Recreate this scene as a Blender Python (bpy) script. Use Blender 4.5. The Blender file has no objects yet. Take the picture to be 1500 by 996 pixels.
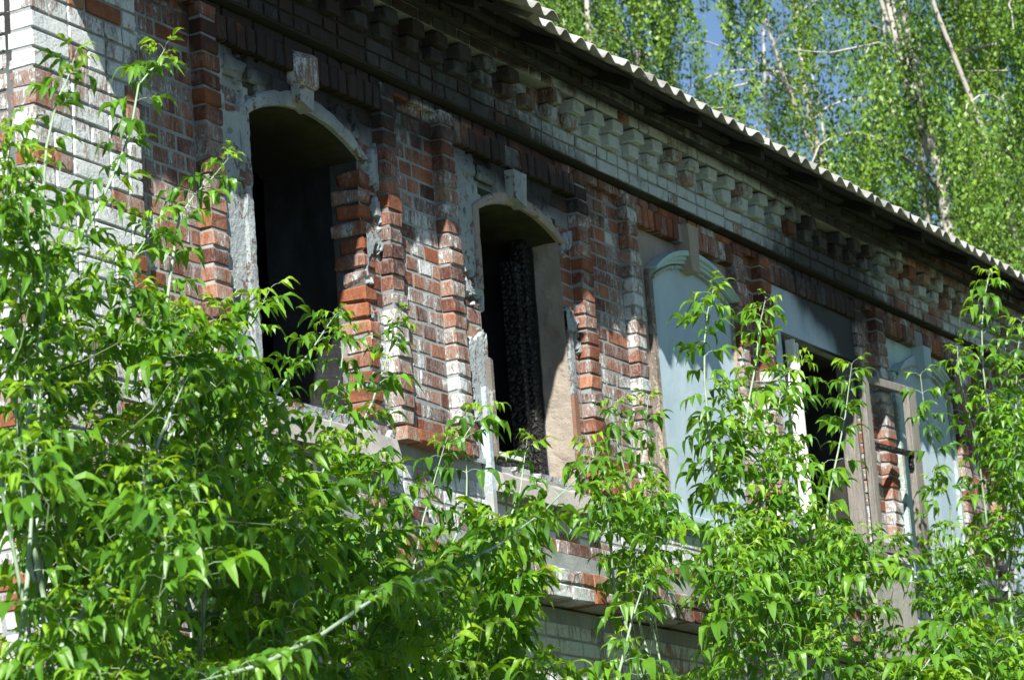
import bpy, math, random
import numpy as np
from mathutils import Vector, Matrix, noise as mn

random.seed(7); RNG = np.random.default_rng(7)
S = bpy.context.scene
C = S.collection
rad = math.radians

# ---------------------------------------------------------------- camera, sky, sun, exposure
EX = np.array([0.46323162, 0.15840705, 0.87196541])
EY = np.array([-0.8831972, 0.1639394, 0.43941619])
EZ = np.array([-0.07334287, -0.97366888, 0.21584658])
W = np.stack([EX, EY, EZ])                     # rows: place axes in camera (right, down, forward)
CAM = np.array([-10.02047771, -7.02854863, 1.6]); FOC = 4800.0
cd = bpy.data.cameras.new('camera'); cam = bpy.data.objects.new('camera', cd); C.objects.link(cam)
cd.sensor_width = 36; cd.lens = 36 * FOC / 1500; cd.clip_start = 0.1; cd.clip_end = 2000
right, up, back = W @ [1, 0, 0], W @ [0, -1, 0], W @ [0, 0, -1]
M = Matrix(((right[0], up[0], back[0], CAM[0]), (right[1], up[1], back[1], CAM[1]), (right[2], up[2], back[2], CAM[2]), (0, 0, 0, 1)))
cam.matrix_world = M
cd.dof.use_dof = True; cd.dof.focus_distance = 15.0; cd.dof.aperture_fstop = 7.5
S.camera = cam
S.render.resolution_x = 1024; S.render.resolution_y = 679

SUN = Vector((2.15, 1.0, -2.15)).normalized()
el = math.asin(-SUN.z); az = math.atan2(-SUN.x, -SUN.y)
w = bpy.data.worlds.new('World'); S.world = w; w.use_nodes = True
nt = w.node_tree; nt.nodes.clear()
sky = nt.nodes.new('ShaderNodeTexSky'); sky.sky_type = 'NISHITA'; sky.sun_disc = False
sky.sun_elevation = el; sky.sun_rotation = az % (2 * math.pi); sky.air_density = 1.0; sky.dust_density = 0.0; sky.ozone_density = 4.0
bg = nt.nodes.new('ShaderNodeBackground'); bg.inputs['Strength'].default_value = 0.055
ow = nt.nodes.new('ShaderNodeOutputWorld')
nt.links.new(sky.outputs[0], bg.inputs[0]); nt.links.new(bg.outputs[0], ow.inputs[0])
sl = bpy.data.lights.new('sun', 'SUN'); sl.energy = 5.0; sl.angle = rad(0.55); sl.color = (1.0, 0.95, 0.86)
so = bpy.data.objects.new('sun', sl); C.objects.link(so)
so.rotation_euler = SUN.to_track_quat('-Z', 'Y').to_euler(); so.location = (-8, -8, 12)
S.view_settings.view_transform = 'Standard'; S.view_settings.look = 'None'
S.view_settings.exposure = 1.2; S.view_settings.gamma = 1.0

# ---------------------------------------------------------------- geometry helpers
def at(u, v, Y):
    """the place where the sight line through photo pixel (u, v) meets the upright plane y = Y"""
    d = W @ np.array([u - 750.0, v - 498.0, FOC]); t = (Y - CAM[1]) / d[1]
    return CAM + d * t
def px(p):
    q = W.T @ (np.asarray(p, float) - CAM)
    return 750 + FOC * q[0] / q[2], 498 + FOC * q[1] / q[2], q[2]

class MB:
    def __init__(s): s.v = []; s.f = []; s.a = []; s.m = []
    def add(s, vs, fs, attr=(0.5, 0, 0), mat=0):
        n = len(s.v); s.v.extend([tuple(map(float, q)) for q in vs]); s.f.extend([tuple(i + n for i in f) for f in fs])
        if callable(attr): s.a.extend([attr(q) for q in vs])
        else: s.a.extend([attr] * len(vs))
        s.m.extend([mat] * len(fs))
    def build(s, name, mats, parent=None, smooth=False, kind=None, label=None):
        me = bpy.data.meshes.new(name); me.from_pydata(s.v, [], s.f)
        if not isinstance(mats, (list, tuple)): mats = [mats]
        for m in mats: me.materials.append(m)
        if len(mats) > 1: me.polygons.foreach_set('material_index', s.m)
        at_ = me.color_attributes.new('bk', 'FLOAT_COLOR', 'POINT')
        arr = np.ones((len(s.v), 4), np.float32)
        if s.v: arr[:, :3] = np.array(s.a, np.float32)[:, :3]
        at_.data.foreach_set('color', arr.ravel())
        if smooth: me.polygons.foreach_set('use_smooth', [True] * len(s.f))
        me.update()
        o = bpy.data.objects.new(name, me); C.objects.link(o)
        if parent is not None: o.parent = parent
        if kind: o['kind'] = kind
        if label: o['label'] = label
        return o

def empty(name, loc, label, cat, group=None):
    o = bpy.data.objects.new(name, None); C.objects.link(o); o.location = loc
    o['label'] = label; o['category'] = cat
    if group: o['group'] = group
    return o

def box(mb, x0, x1, y0, y1, z0, z1, attr=(0.5, 0, 0), mat=0):
    vs = [(x0, y0, z0), (x1, y0, z0), (x1, y1, z0), (x0, y1, z0), (x0, y0, z1), (x1, y0, z1), (x1, y1, z1), (x0, y1, z1)]
    mb.add(vs, [(0, 3, 2, 1), (4, 5, 6, 7), (0, 1, 5, 4), (1, 2, 6, 5), (2, 3, 7, 6), (3, 0, 4, 7)], attr, mat)

def chbox(x0, x1, y0, y1, z0, z1, c=0.005, jit=0.0, rnd=random):
    """box with chamfered, slightly uneven edges: 24 corners, 44 triangles"""
    X = (x0, x1); Y = (y0, y1); Z = (z0, z1); vs = []; idx = {}
    cx = [rnd.uniform(c * .5, c * 1.5) for _ in range(8)]
    big = rnd.random()
    if big < .25: cx[rnd.randrange(8)] *= rnd.uniform(2, 4)
    for i in (0, 1):
        for j in (0, 1):
            for k in (0, 1):
                s = (1 if i == 0 else -1, 1 if j == 0 else -1, 1 if k == 0 else -1); ch = cx[i * 4 + j * 2 + k]
                base = (X[i] + rnd.uniform(-jit, jit), Y[j] + rnd.uniform(-jit, jit) * .8, Z[k] + rnd.uniform(-jit, jit))
                for ax in range(3):
                    p = list(base)
                    for b in range(3):
                        if b != ax: p[b] += s[b] * ch
                    idx[(i, j, k, ax)] = len(vs); vs.append(tuple(p))
    I = idx; fs = []
    for i in (0, 1): fs.append([I[(i, 0, 0, 0)], I[(i, 0, 1, 0)], I[(i, 1, 1, 0)], I[(i, 1, 0, 0)]][::(1 if i == 0 else -1)])
    for j in (0, 1): fs.append([I[(0, j, 0, 1)], I[(1, j, 0, 1)], I[(1, j, 1, 1)], I[(0, j, 1, 1)]][::(1 if j == 0 else -1)])
    for k in (0, 1): fs.append([I[(0, 0, k, 2)], I[(0, 1, k, 2)], I[(1, 1, k, 2)], I[(1, 0, k, 2)]][::(1 if k == 0 else -1)])
    def eq(a0, a1, ax1, ax2, flip):
        q = [I[a0 + (ax1,)], I[a1 + (ax1,)], I[a1 + (ax2,)], I[a0 + (ax2,)]]; return q[::-1] if flip else q
    for i in (0, 1):
        for j in (0, 1): fs.append(eq((i, j, 0), (i, j, 1), 0, 1, (i + j) % 2 == 0))
        for k in (0, 1): fs.append(eq((i, 0, k), (i, 1, k), 0, 2, (i + k) % 2 == 1))
    for j in (0, 1):
        for k in (0, 1): fs.append(eq((0, j, k), (1, j, k), 1, 2, (j + k) % 2 == 0))
    for i in (0, 1):
        for j in (0, 1):
            for k in (0, 1):
                t = [I[(i, j, k, 0)], I[(i, j, k, 1)], I[(i, j, k, 2)]]
                fs.append(t if (i + j + k) % 2 == 1 else t[::-1])
    return vs, fs

def prism(mb, poly, y0, y1, attr=(0.5, 0, 0), mat=0, caps=True):
    """polygon in x, z pushed from y0 to y1 (y0 nearer the street)"""
    n = len(poly); vs = [(p[0], y0, p[1]) for p in poly] + [(p[0], y1, p[1]) for p in poly]
    fs = [(i, i + n, (i + 1) % n + n, (i + 1) % n) for i in range(n)]
    if caps: fs += [tuple(range(n)), tuple(range(2 * n - 1, n - 1, -1))]
    mb.add(vs, fs, attr, mat)

def tube(mb, pts, r0, r1, seg=5, attr=(0.5, 0, 0), mat=0):
    pts = [np.array(p, float) for p in pts]; n = len(pts); vs = []; fs = []
    for i, p in enumerate(pts):
        t = pts[min(i + 1, n - 1)] - pts[max(i - 1, 0)]; t /= (np.linalg.norm(t) + 1e-9)
        a = np.cross(t, [0.3, 0.9, 0.2]); a /= (np.linalg.norm(a) + 1e-9); b = np.cross(t, a)
        r = r0 + (r1 - r0) * i / (n - 1)
        for k in range(seg):
            th = 2 * math.pi * k / seg; vs.append(p + (a * math.cos(th) + b * math.sin(th)) * r)
    for i in range(n - 1):
        for k in range(seg):
            k2 = (k + 1) % seg; fs.append((i * seg + k, i * seg + k2, (i + 1) * seg + k2, (i + 1) * seg + k))
    fs.append(tuple(range(seg))[::-1]); fs.append(tuple(range((n - 1) * seg, n * seg)))
    mb.add(vs, fs, attr, mat)

# ---------------------------------------------------------------- materials
def mat_new(name):
    m = bpy.data.materials.new(name); m.use_nodes = True; t = m.node_tree; t.nodes.clear()
    out = t.nodes.new('ShaderNodeOutputMaterial'); b = t.nodes.new('ShaderNodeBsdfPrincipled')
    t.links.new(b.outputs[0], out.inputs[0]); return m, t, b, out
class NT:
    def __init__(s, t): s.t = t
    def n(s, typ, **k):
        x = s.t.nodes.new(typ)
        for a, b in k.items(): setattr(x, a, b)
        return x
    def l(s, a, b): s.t.links.new(a, b)
    def pos(s, scale=(1, 1, 1)):
        g = s.n('ShaderNodeNewGeometry'); m = s.n('ShaderNodeMapping'); m.inputs['Scale'].default_value = scale
        s.l(g.outputs['Position'], m.inputs[0]); return m.outputs[0]
    def noise(s, scale, detail=6, rough=.6, vec=None, dist=0.0):
        x = s.n('ShaderNodeTexNoise'); x.inputs['Scale'].default_value = scale; x.inputs['Detail'].default_value = detail
        x.inputs['Roughness'].default_value = rough; x.inputs['Distortion'].default_value = dist
        if vec is not None: s.l(vec, x.inputs['Vector'])
        return x.outputs['Fac']
    def voro(s, scale, vec=None, feature='F1'):
        x = s.n('ShaderNodeTexVoronoi'); x.feature = feature; x.inputs['Scale'].default_value = scale
        if vec is not None: s.l(vec, x.inputs['Vector'])
        return x.outputs['Distance']
    def m(s, op, a, b=None, c=None, clamp=False):
        x = s.n('ShaderNodeMath'); x.operation = op; x.use_clamp = clamp
        for i, q in enumerate((a, b, c)):
            if q is None: continue
            if isinstance(q, (int, float)): x.inputs[i].default_value = q
            else: s.l(q, x.inputs[i])
        return x.outputs[0]
    def ss(s, v, a, b):
        x = s.n('ShaderNodeMapRange'); x.interpolation_type = 'SMOOTHSTEP'; s.l(v, x.inputs[0])
        for i, q in ((1, a), (2, b)):
            if isinstance(q, (int, float)): x.inputs[i].default_value = q
            else: s.l(q, x.inputs[i])
        return x.outputs[0]
    def mix(s, f, a, b):
        x = s.n('ShaderNodeMix'); x.data_type = 'RGBA'; x.clamp_factor = True
        if isinstance(f, (int, float)): x.inputs[0].default_value = f
        else: s.l(f, x.inputs[0])
        for i, q in ((6, a), (7, b)):
            if isinstance(q, tuple): x.inputs[i].default_value = (*q, 1)
            else: s.l(q, x.inputs[i])
        return x.outputs[2]
    def ramp(s, f, stops):
        x = s.n('ShaderNodeValToRGB'); s.l(f, x.inputs[0]); e = x.color_ramp.elements
        while len(e) < len(stops): e.new(0.5)
        for i, (p, c) in enumerate(stops): e[i].position = p; e[i].color = (*c, 1)
        return x.outputs[0]
    def attr(s):
        a = s.n('ShaderNodeAttribute'); a.attribute_name = 'bk'; x = s.n('ShaderNodeSeparateColor'); s.l(a.outputs['Color'], x.inputs[0])
        return x.outputs[0], x.outputs[1], x.outputs[2]
    def bump(s, h, dist, strength=1.0):
        x = s.n('ShaderNodeBump'); x.inputs['Distance'].default_value = dist; x.inputs['Strength'].default_value = strength
        s.l(h, x.inputs['Height']); return x.outputs[0]

def make_brick():
    m, t, b, _ = mat_new('weathered_brick'); N = NT(t); r, wsh, sot = N.attr()
    n1 = N.noise(22, 6, .65, N.pos()); n2 = N.noise(90, 4, .6, N.pos())
    tone = N.m('ADD', r, N.m('MULTIPLY', N.m('SUBTRACT', n1, .5), .55))
    col = N.ramp(tone, [(0, (.045, .022, .020)), (.3, (.095, .035, .026)), (.6, (.20, .068, .033)), (.85, (.31, .115, .052)), (1, (.27, .18, .11))])
    col = N.mix(N.ss(n2, .6, .78), col, (.05, .025, .02))
    col = N.mix(N.m('MULTIPLY', N.ss(N.noise(2.6, 7, .7, N.pos((1, 1, .5)), .5), .42, .68), .6), col, (.055, .035, .028))
    # limewash: streaks and flaking patches, amount from the attribute
    wn = N.noise(7, 8, .72, N.pos((1, 1, .35)), .4); wf = N.noise(34, 7, .78, N.pos((1.7, 1.7, .75)), 1.0)
    wd = N.noise(60, 3, .6, N.pos((2, 2, .22)), .3)
    ws = N.m('ADD', N.m('ADD', N.m('MULTIPLY', wn, .48), N.m('MULTIPLY', wf, .40)), N.m('MULTIPLY', wd, .12))
    thr = N.m('SUBTRACT', .72, N.m('MULTIPLY', wsh, .33))
    mask = N.ss(ws, thr, N.m('ADD', thr, .045))
    veil = N.m('MULTIPLY', N.ss(ws, N.m('SUBTRACT', thr, .10), N.m('ADD', thr, .04)), N.m('ADD', .25, N.m('MULTIPLY', wsh, .5)))
    lime = N.mix(N.noise(5, 5, .6, N.pos()), (.42, .51, .57), (.70, .72, .70))
    sz = N.n('ShaderNodeSeparateXYZ'); N.l(N.n('ShaderNodeNewGeometry').outputs['Position'], sz.inputs[0])
    lime = N.mix(N.ss(sz.outputs['Z'], 6.13, 6.16), lime, N.mix(n1, (.38, .47, .53), (.48, .58, .62)))
    lime = N.mix(N.m('MULTIPLY', N.ss(n2, .4, .7), .5), lime, (.30, .28, .26))
    col = N.mix(veil, col, (.40, .36, .33)); col = N.mix(N.m('MULTIPLY', mask, .93), col, lime)
    sp = N.n('ShaderNodeSeparateXYZ'); N.l(N.n('ShaderNodeNewGeometry').outputs['Position'], sp.inputs[0])
    mos = N.m('MULTIPLY', N.ss(N.noise(6, 5, .6, N.pos((1, 1, 1.5))), .45, .62), N.ss(sp.outputs['Z'], 6.49, 6.52)); col = N.mix(N.m('MULTIPLY', mos, .75), col, (.07, .085, .03))
    sn = N.noise(9, 6, .7, N.pos((1, 1, .6)), .5)
    sm = N.m('MULTIPLY', N.ss(N.m('ADD', sot, N.m('MULTIPLY', N.m('SUBTRACT', sn, .5), .9)), .12, .75), .93)
    col = N.mix(sm, col, (.018, .017, .018))
    N.l(col, b.inputs['Base Color']); b.inputs['Roughness'].default_value = .88; b.inputs['Specular IOR Level'].default_value = .25
    h = N.m('ADD', N.m('MULTIPLY', n1, .9), N.m('ADD', N.m('MULTIPLY', n2, .5), N.m('MULTIPLY', mask, .35)))
    N.l(N.bump(h, .006), b.inputs['Normal']); return m

def make_plaster(name, base, light, dark, rough=.85, fine=.004, wearcol=(.30, .26, .22)):
    """painted or limed render; attribute: r tone, g wear to bare render, b soot"""
    m, t, b, _ = mat_new(name); N = NT(t); r, wr, sot = N.attr()
    n1 = N.noise(4, 7, .65, N.pos((1, 1, .5)), .4); n2 = N.noise(45, 6, .7, N.pos()); n3 = N.noise(160, 3, .6, N.pos())
    col = N.mix(N.ss(n1, .3, .7), base, light); col = N.mix(N.m('MULTIPLY', N.ss(n2, .55, .75), .5), col, dark)
    wn = N.m('ADD', N.m('MULTIPLY', N.noise(6, 8, .75, N.pos((1, 1, .6)), .7), .6), N.m('MULTIPLY', n2, .4))
    thr = N.m('SUBTRACT', .76, N.m('MULTIPLY', wr, .5)); mk = N.ss(wn, thr, N.m('ADD', thr, .04))
    col = N.mix(mk, col, N.mix(N.noise(14, 5, .6, N.pos()), wearcol, (wearcol[0] * .5, wearcol[1] * .42, wearcol[2] * .38)))
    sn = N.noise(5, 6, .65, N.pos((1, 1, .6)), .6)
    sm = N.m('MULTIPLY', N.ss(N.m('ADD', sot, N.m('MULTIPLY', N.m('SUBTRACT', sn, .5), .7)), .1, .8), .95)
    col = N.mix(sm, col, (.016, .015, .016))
    N.l(col, b.inputs['Base Color']); b.inputs['Roughness'].default_value = rough; b.inputs['Specular IOR Level'].default_value = .25
    h = N.m('ADD', N.m('ADD', N.m('MULTIPLY', n2, .7), N.m('MULTIPLY', n3, .3)), N.m('MULTIPLY', mk, -.6))
    N.l(N.bump(h, fine), b.inputs['Normal']); return m

def make_wood(name, a, bcol, crack=(.05, .045, .04), rough=.8):
    m, t, b, _ = mat_new(name); N = NT(t)
    g = N.noise(14, 8, .75, N.pos((4, 4, .35)), 1.0); f = N.noise(60, 5, .7, N.pos((3, 3, .4)))
    col = N.mix(N.ss(g, .3, .7), a, bcol); col = N.mix(N.ss(f, .60, .68), col, crack)
    N.l(col, b.inputs['Base Color']); b.inputs['Roughness'].default_value = rough
    N.l(N.bump(N.m('ADD', g, f), .004), b.inputs['Normal']); return m

def make_char():
    m, t, b, _ = mat_new('charred_wood'); N = NT(t)
    v = N.voro(24, N.pos((1, 1, 1.5)), 'DISTANCE_TO_EDGE'); n = N.noise(50, 4, .6, N.pos())
    col = N.mix(N.ss(v, .02, .3), (.004, .004, .004), (.030, .030, .032)); N.l(col, b.inputs['Base Color'])
    b.inputs['Roughness'].default_value = .55; b.inputs['Specular IOR Level'].default_value = .4
    N.l(N.bump(N.m('ADD', N.ss(v, 0, .25), N.m('MULTIPLY', n, .3)), .012), b.inputs['Normal']); return m

def make_leaf(name, cols, rough=.42, trans=.35, spec=.5, objrand=True):
    m, t, b, out = mat_new(name); N = NT(t); r, g2, b2 = N.attr()
    if objrand:
        oi = N.n('ShaderNodeObjectInfo'); rr = N.m('ADD', N.m('MULTIPLY', oi.outputs['Random'], .55), N.m('MULTIPLY', r, .45))
    else: rr = r
    col = N.ramp(rr, [(i / (len(cols) - 1), c) for i, c in enumerate(cols)])
    col = N.mix(g2, col, (cols[-1][0] * 1.25, cols[-1][1] * 1.12, cols[-1][2]))     # young tip leaves: yellower
    N.l(col, b.inputs['Base Color']); b.inputs['Roughness'].default_value = rough; b.inputs['Specular IOR Level'].default_value = spec
    tr = N.n('ShaderNodeBsdfTranslucent'); tc = N.n('ShaderNodeMix'); tc.data_type = 'RGBA'; tc.blend_type = 'MULTIPLY'; tc.inputs[0].default_value = 1
    N.l(col, tc.inputs[6]); tc.inputs[7].default_value = (1.6, 1.25, .4, 1); N.l(tc.outputs[2], tr.inputs[0])
    mx = N.n('ShaderNodeMixShader'); mx.inputs[0].default_value = trans
    N.l(b.outputs[0], mx.inputs[1]); N.l(tr.outputs[0], mx.inputs[2]); N.l(mx.outputs[0], out.inputs[0]); return m

def make_simple(name, c1, c2, scale=12, rough=.8, bump=.003, spec=.3):
    m, t, b, _ = mat_new(name); N = NT(t); n = N.noise(scale, 7, .65, N.pos()); n2 = N.noise(scale * 6, 4, .6, N.pos())
    N.l(N.mix(N.ss(n, .3, .7), c1, c2), b.inputs['Base Color']); b.inputs['Roughness'].default_value = rough
    b.inputs['Specular IOR Level'].default_value = spec
    N.l(N.bump(N.m('ADD', n, N.m('MULTIPLY', n2, .5)), bump), b.inputs['Normal']); return m

def make_birchbark():
    m, t, b, _ = mat_new('birch_bark'); N = NT(t)
    n = N.noise(2.2, 5, .7, N.pos((1, 1, 3.2))); f = N.noise(14, 4, .6, N.pos((1, 1, 4)))
    col = N.mix(N.ss(n, .52, .62), (.40, .38, .35), (.10, .09, .08)); col = N.mix(N.ss(f, .62, .7), col, (.09, .08, .07))
    N.l(col, b.inputs['Base Color']); b.inputs['Roughness'].default_value = .8; return m

MBR = make_brick()
MMORT = make_plaster('old_mortar', (.20, .22, .23), (.34, .36, .36), (.16, .15, .14), .95, .006, (.28, .24, .20))
MLIME = make_plaster('flaking_lime_render', (.24, .29, .32), (.40, .43, .43), (.13, .12, .11), .9, .009, (.30, .17, .12))
MBLUE = make_plaster('pale_blue_painted_render', (.33, .435, .52), (.42, .52, .59), (.26, .355, .43), .8, .0022, (.40, .45, .45))
MMOLD = make_plaster('blue_green_moulding_paint', (.33, .47, .48), (.44, .58, .58), (.20, .28, .28), .8, .003, (.42, .44, .40))
MTAN = make_plaster('tan_render', (.27, .235, .20), (.37, .325, .275), (.17, .15, .13), .9, .009, (.24, .21, .19))
MCEM = make_plaster('grey_cement', (.27, .26, .25), (.38, .36, .34), (.15, .15, .15), .95, .006, (.2, .19, .18))
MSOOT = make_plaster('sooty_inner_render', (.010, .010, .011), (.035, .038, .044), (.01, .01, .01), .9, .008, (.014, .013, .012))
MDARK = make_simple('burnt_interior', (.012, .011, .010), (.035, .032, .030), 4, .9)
MCHAR = make_char()
MGREY = make_wood('silvered_bare_wood', (.12, .112, .10), (.25, .235, .215))
MWHT = make_wood('peeling_white_paint_wood', (.60, .60, .58), (.78, .78, .76), (.22, .19, .16))
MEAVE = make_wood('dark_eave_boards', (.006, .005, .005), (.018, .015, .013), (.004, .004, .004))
MROOF = make_simple('asbestos_cement_sheet', (.17, .17, .16), (.42, .42, .40), 5, .85, .004)
MSTEM = make_simple('glaucous_green_stem', (.18, .26, .14), (.30, .40, .30), 20, .6, .001)
MTWIG = make_simple('brown_green_twig', (.07, .07, .04), (.13, .13, .08), 25, .7, .001)
MLEAF = make_leaf('maple_leaf', [(.030, .115, .012), (.070, .205, .016), (.125, .31, .020), (.20, .41, .025)], .42, .46)
MBLEAF = make_leaf('birch_leaf', [(.035, .095, .014), (.08, .18, .022), (.14, .265, .03), (.20, .33, .045)], .45, .3, .4, False)
MGTWIG = make_simple('green_twig', (.06, .10, .035), (.12, .17, .07), 25, .7, .001)
MBARK = make_birchbark()
MGLASS, _t, _b, _o = mat_new('dusty_glass')
_b.inputs['Base Color'].default_value = (.9, .95, .95, 1); _b.inputs['Roughness'].default_value = .06; _b.inputs['Transmission Weight'].default_value = 1.0; _b.inputs['IOR'].default_value = 1.02

# ---------------------------------------------------------------- ground
g = MB(); n = 24; R = 600.0
cs = [-R, -200, -80, -40, -25, -15, -10, -6, -3, 0, 3, 6, 10, 15, 20, 30, 45, 80, 200, R]
vs = [(x, y, 0.05 * mn.noise(Vector((x * .3, y * .3, 0))) - .05) for y in cs for x in cs]; k = len(cs)
g.add(vs, [(j * k + i, j * k + i + 1, (j + 1) * k + i + 1, (j + 1) * k + i) for j in range(k - 1) for i in range(k - 1)])
g.build('ground', make_simple('weedy_ground', (.05, .075, .025), (.11, .10, .06), 1.5, .95, .05), kind='structure')

# ---------------------------------------------------------------- the building
def ga(x, c, s): return math.exp(-((x - c) / s) ** 2)
def soot_shade(x, z):
    s = 1.0 * ga(x, 2.3, .85) * ga(z, 5.99, .20) + .85 * ga(x, 4.35, .68) * ga(z, 5.97, .17) + .25 * ga(z, 6.02, .12)
    s += .8 * ga(x, 8.45, .75) * ga(z, 6.06, .14)
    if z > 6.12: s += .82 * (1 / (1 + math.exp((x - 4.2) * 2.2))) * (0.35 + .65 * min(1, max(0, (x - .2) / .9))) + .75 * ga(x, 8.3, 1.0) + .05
    if z > 6.50: s += .45 if z < 6.572 else 1.5  # bands under the eave: shade painted in on top of soot and moss
    return min(1.3, s)
def wash(x, z, zone):
    if zone == 'corner': return .84
    if zone == 'side': return .88
    if zone == 'frieze': return .72 + .24 * min(1, max(0, (x - 3) / 3)) - .35 * ga(x, 10.2, 1.3)
    if zone == 'col': return .56 + .14 * ga(x, 2.9, .9) * max(0, min(1, (5.5 - z) / .8)) + .12 * max(0, min(1, (5.5 - z)))
    if zone == 'strip': return .52 + .18 * max(0, min(1, (5.6 - z)))
    if zone == 'sold': return .50
    if zone == 'low': return .93
    if zone == 'belt': return .62
    return .5

bricks = []   # (importance, verts, faces, attr)
def add_brick(store, x0, x1, y0, y1, z0, z1, zone, c=.0035, jit=.0022, w_off=0.0):
    vs, fs = chbox(x0, x1, y0, y1, z0, z1, c, jit)
    xm, zm = (x0 + x1) / 2, (z0 + z1) / 2
    r = min(1, max(0, random.gauss(.52, .2)));
    wv = wash(xm, zm, zone) + random.gauss(0, .07) + w_off + .30 * mn.noise(Vector((xm * 1.7, zm * 1.7, 5))) + .22 * mn.noise(Vector((xm * 6, zm * 6, 9)))
    if random.random() < (.10 if zone in ('corner', 'side') else .03): wv -= .4; r = max(r, .65)
    wv = min(wv, .80 if zone in ('col', 'strip', 'belt') else 1)
    a = lambda q: (r, max(0, min(1, wv)), soot_shade(q[0], q[2]))
    u, v, d = px((xm, y0, zm)); vis = (-20 < u < 1520 and -20 < v < 1010)
    area = ((x1 - x0) * .5 + (y1 - y0) * .3) * (z1 - z0) / d ** 2 * (1 if vis else 0) * (1 if v < 620 or u > 560 and v < 680 else .3)
    store.append((area, vs, fs, a))

P = .078
def courses(store, x0, x1, z0, z1, yf, yb, zone, start=0, axis='x', pitch=P, zoff=5.739, skip=None, c=.0035, jit=.0022):
    i0 = math.ceil((z0 - zoff) / pitch - 1e-6); i = i0
    while zoff + (i + 1) * pitch <= z1 + 1e-6:
        z = zoff + i * pitch; x = x0
        hdr = (i % 2 == 0)
        first = True
        while x < x1 - .02:
            L = .12 if hdr else .25
            if random.random() < .2: L = .25 if hdr else .12
            if first and not hdr and start: L = .185
            first = False
            xe = min(x + L, x1)
            if x1 - xe < .06: xe = x1
            if not (skip and skip(x, xe, z)):
                if axis == 'x':
                    add_brick(store, x + .004, xe - .006, yf, yb, z + .006, z + pitch - .006, zone, c, jit)
                else:   # side wall: along y, showing its face towards -x
                    add_brick(store, yf, yb, x + .004, xe - .006, z + .006, z + pitch - .006, zone, c, jit)
            x = xe + .006
            hdr = not hdr if random.random() < .35 else hdr
        i += 1

bld = empty('brick_building', (0, 0, 0), 'two-storey derelict red brick building with flaking limewash, burnt window openings and corrugated roof', 'building')
def B(mb, name, mats, parent=None, **k): return mb.build(name, mats, parent or bld, **k)
def soot_shade_attr(g=.3, b=0.0): return lambda q: (.5, g, min(1, soot_shade(q[0], q[2]) + b))

# window table: niche between columns (front, y=.04), opening or panel
COLS = [(1.30, 1.43), (2.84, 2.96), (3.42, 3.545), (4.87, 5.00), (5.49, 5.61), (6.91, 7.04), (7.29, 7.435), (8.77, 8.90), (9.14, 9.29), (10.53, 10.66), (11.20, 11.33), (12.6, 12.73), (13.3, 13.43), (14.8, 14.93)]
NICHES = [(1.43, 2.84), (3.545, 4.87), (5.61, 6.91), (7.435, 8.77), (9.29, 10.53), (11.33, 12.6), (13.43, 14.8)]
STRIPS = [(.78, 1.30), (2.96, 3.42), (5.00, 5.49), (7.04, 7.29), (8.90, 9.14), (10.66, 11.20), (12.73, 13.3), (14.93, 16.2)]
OPEN = {0: (1.705, 2.68, 4.50, 5.715, 5.835), 1: (3.815, 4.72, 4.47, 5.705, 5.805), 3: (7.58, 8.74, 4.50, 5.71, 5.71)}
XR = 16.2; YC = .1035      # right end, face of the mortar bed behind the main bricks

# --- mortar bed / wall body, in blocks that butt end to end
core = MB()
def grid_face(mb, x0, x1, z0, z1, y, attr, step=.15):
    nx = max(1, int((x1 - x0) / step)); nz = max(1, int((z1 - z0) / step)); vs = []; fs = []
    for j in range(nz + 1):
        for i in range(nx + 1): vs.append((x0 + (x1 - x0) * i / nx, y, z0 + (z1 - z0) * j / nz))
    for j in range(nz):
        for i in range(nx): a = j * (nx + 1) + i; fs.append((a, a + 1, a + nx + 2, a + nx + 1))
    mb.add(vs, fs, attr)
def block(x0, x1, z0, z1, y0=YC, y1=.60):
    grid_face(core, x0, x1, z0, z1, y0, soot_shade_attr(.15))
    vs = [(x0, y0, z0), (x1, y0, z0), (x1, y1, z0), (x0, y1, z0), (x0, y0, z1), (x1, y0, z1), (x1, y1, z1), (x0, y1, z1)]
    core.add(vs, [(0, 3, 2, 1), (4, 5, 6, 7), (1, 2, 6, 5), (2, 3, 7, 6), (3, 0, 4, 7)], soot_shade_attr(.3))
edges = [0.008]
for k in (0, 1, 3): edges += [OPEN[k][0], OPEN[k][1]]
edges.append(XR)
for i in range(0, len(edges), 2): block(edges[i], edges[i + 1], 3.78, 6.62)
for k in (0, 1, 3):
    o = OPEN[k]; block(o[0], o[1], 3.78, o[2] - .03); block(o[0], o[1], o[4] + .004, 6.62)
block(.008, XR, 0, 3.776, .068, .60)
box(core, .008, .60, .602, 9.4, 0, 6.62, (.5, .2, .1))          # left side wall body
box(core, .602, XR, 8.9, 9.4, 0, 6.62, (.5, .2, .3))             # back wall
box(core, XR - .6, XR - .003, .602, 8.897, 0, 6.62, (.5, .2, .3))
B(core, 'wall', MMORT)

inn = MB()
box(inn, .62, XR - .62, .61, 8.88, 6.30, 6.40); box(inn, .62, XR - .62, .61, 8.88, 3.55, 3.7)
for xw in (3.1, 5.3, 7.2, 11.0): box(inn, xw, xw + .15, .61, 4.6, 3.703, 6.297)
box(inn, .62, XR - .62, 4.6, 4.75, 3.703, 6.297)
B(inn, 'interior_wall', MDARK)

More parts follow.
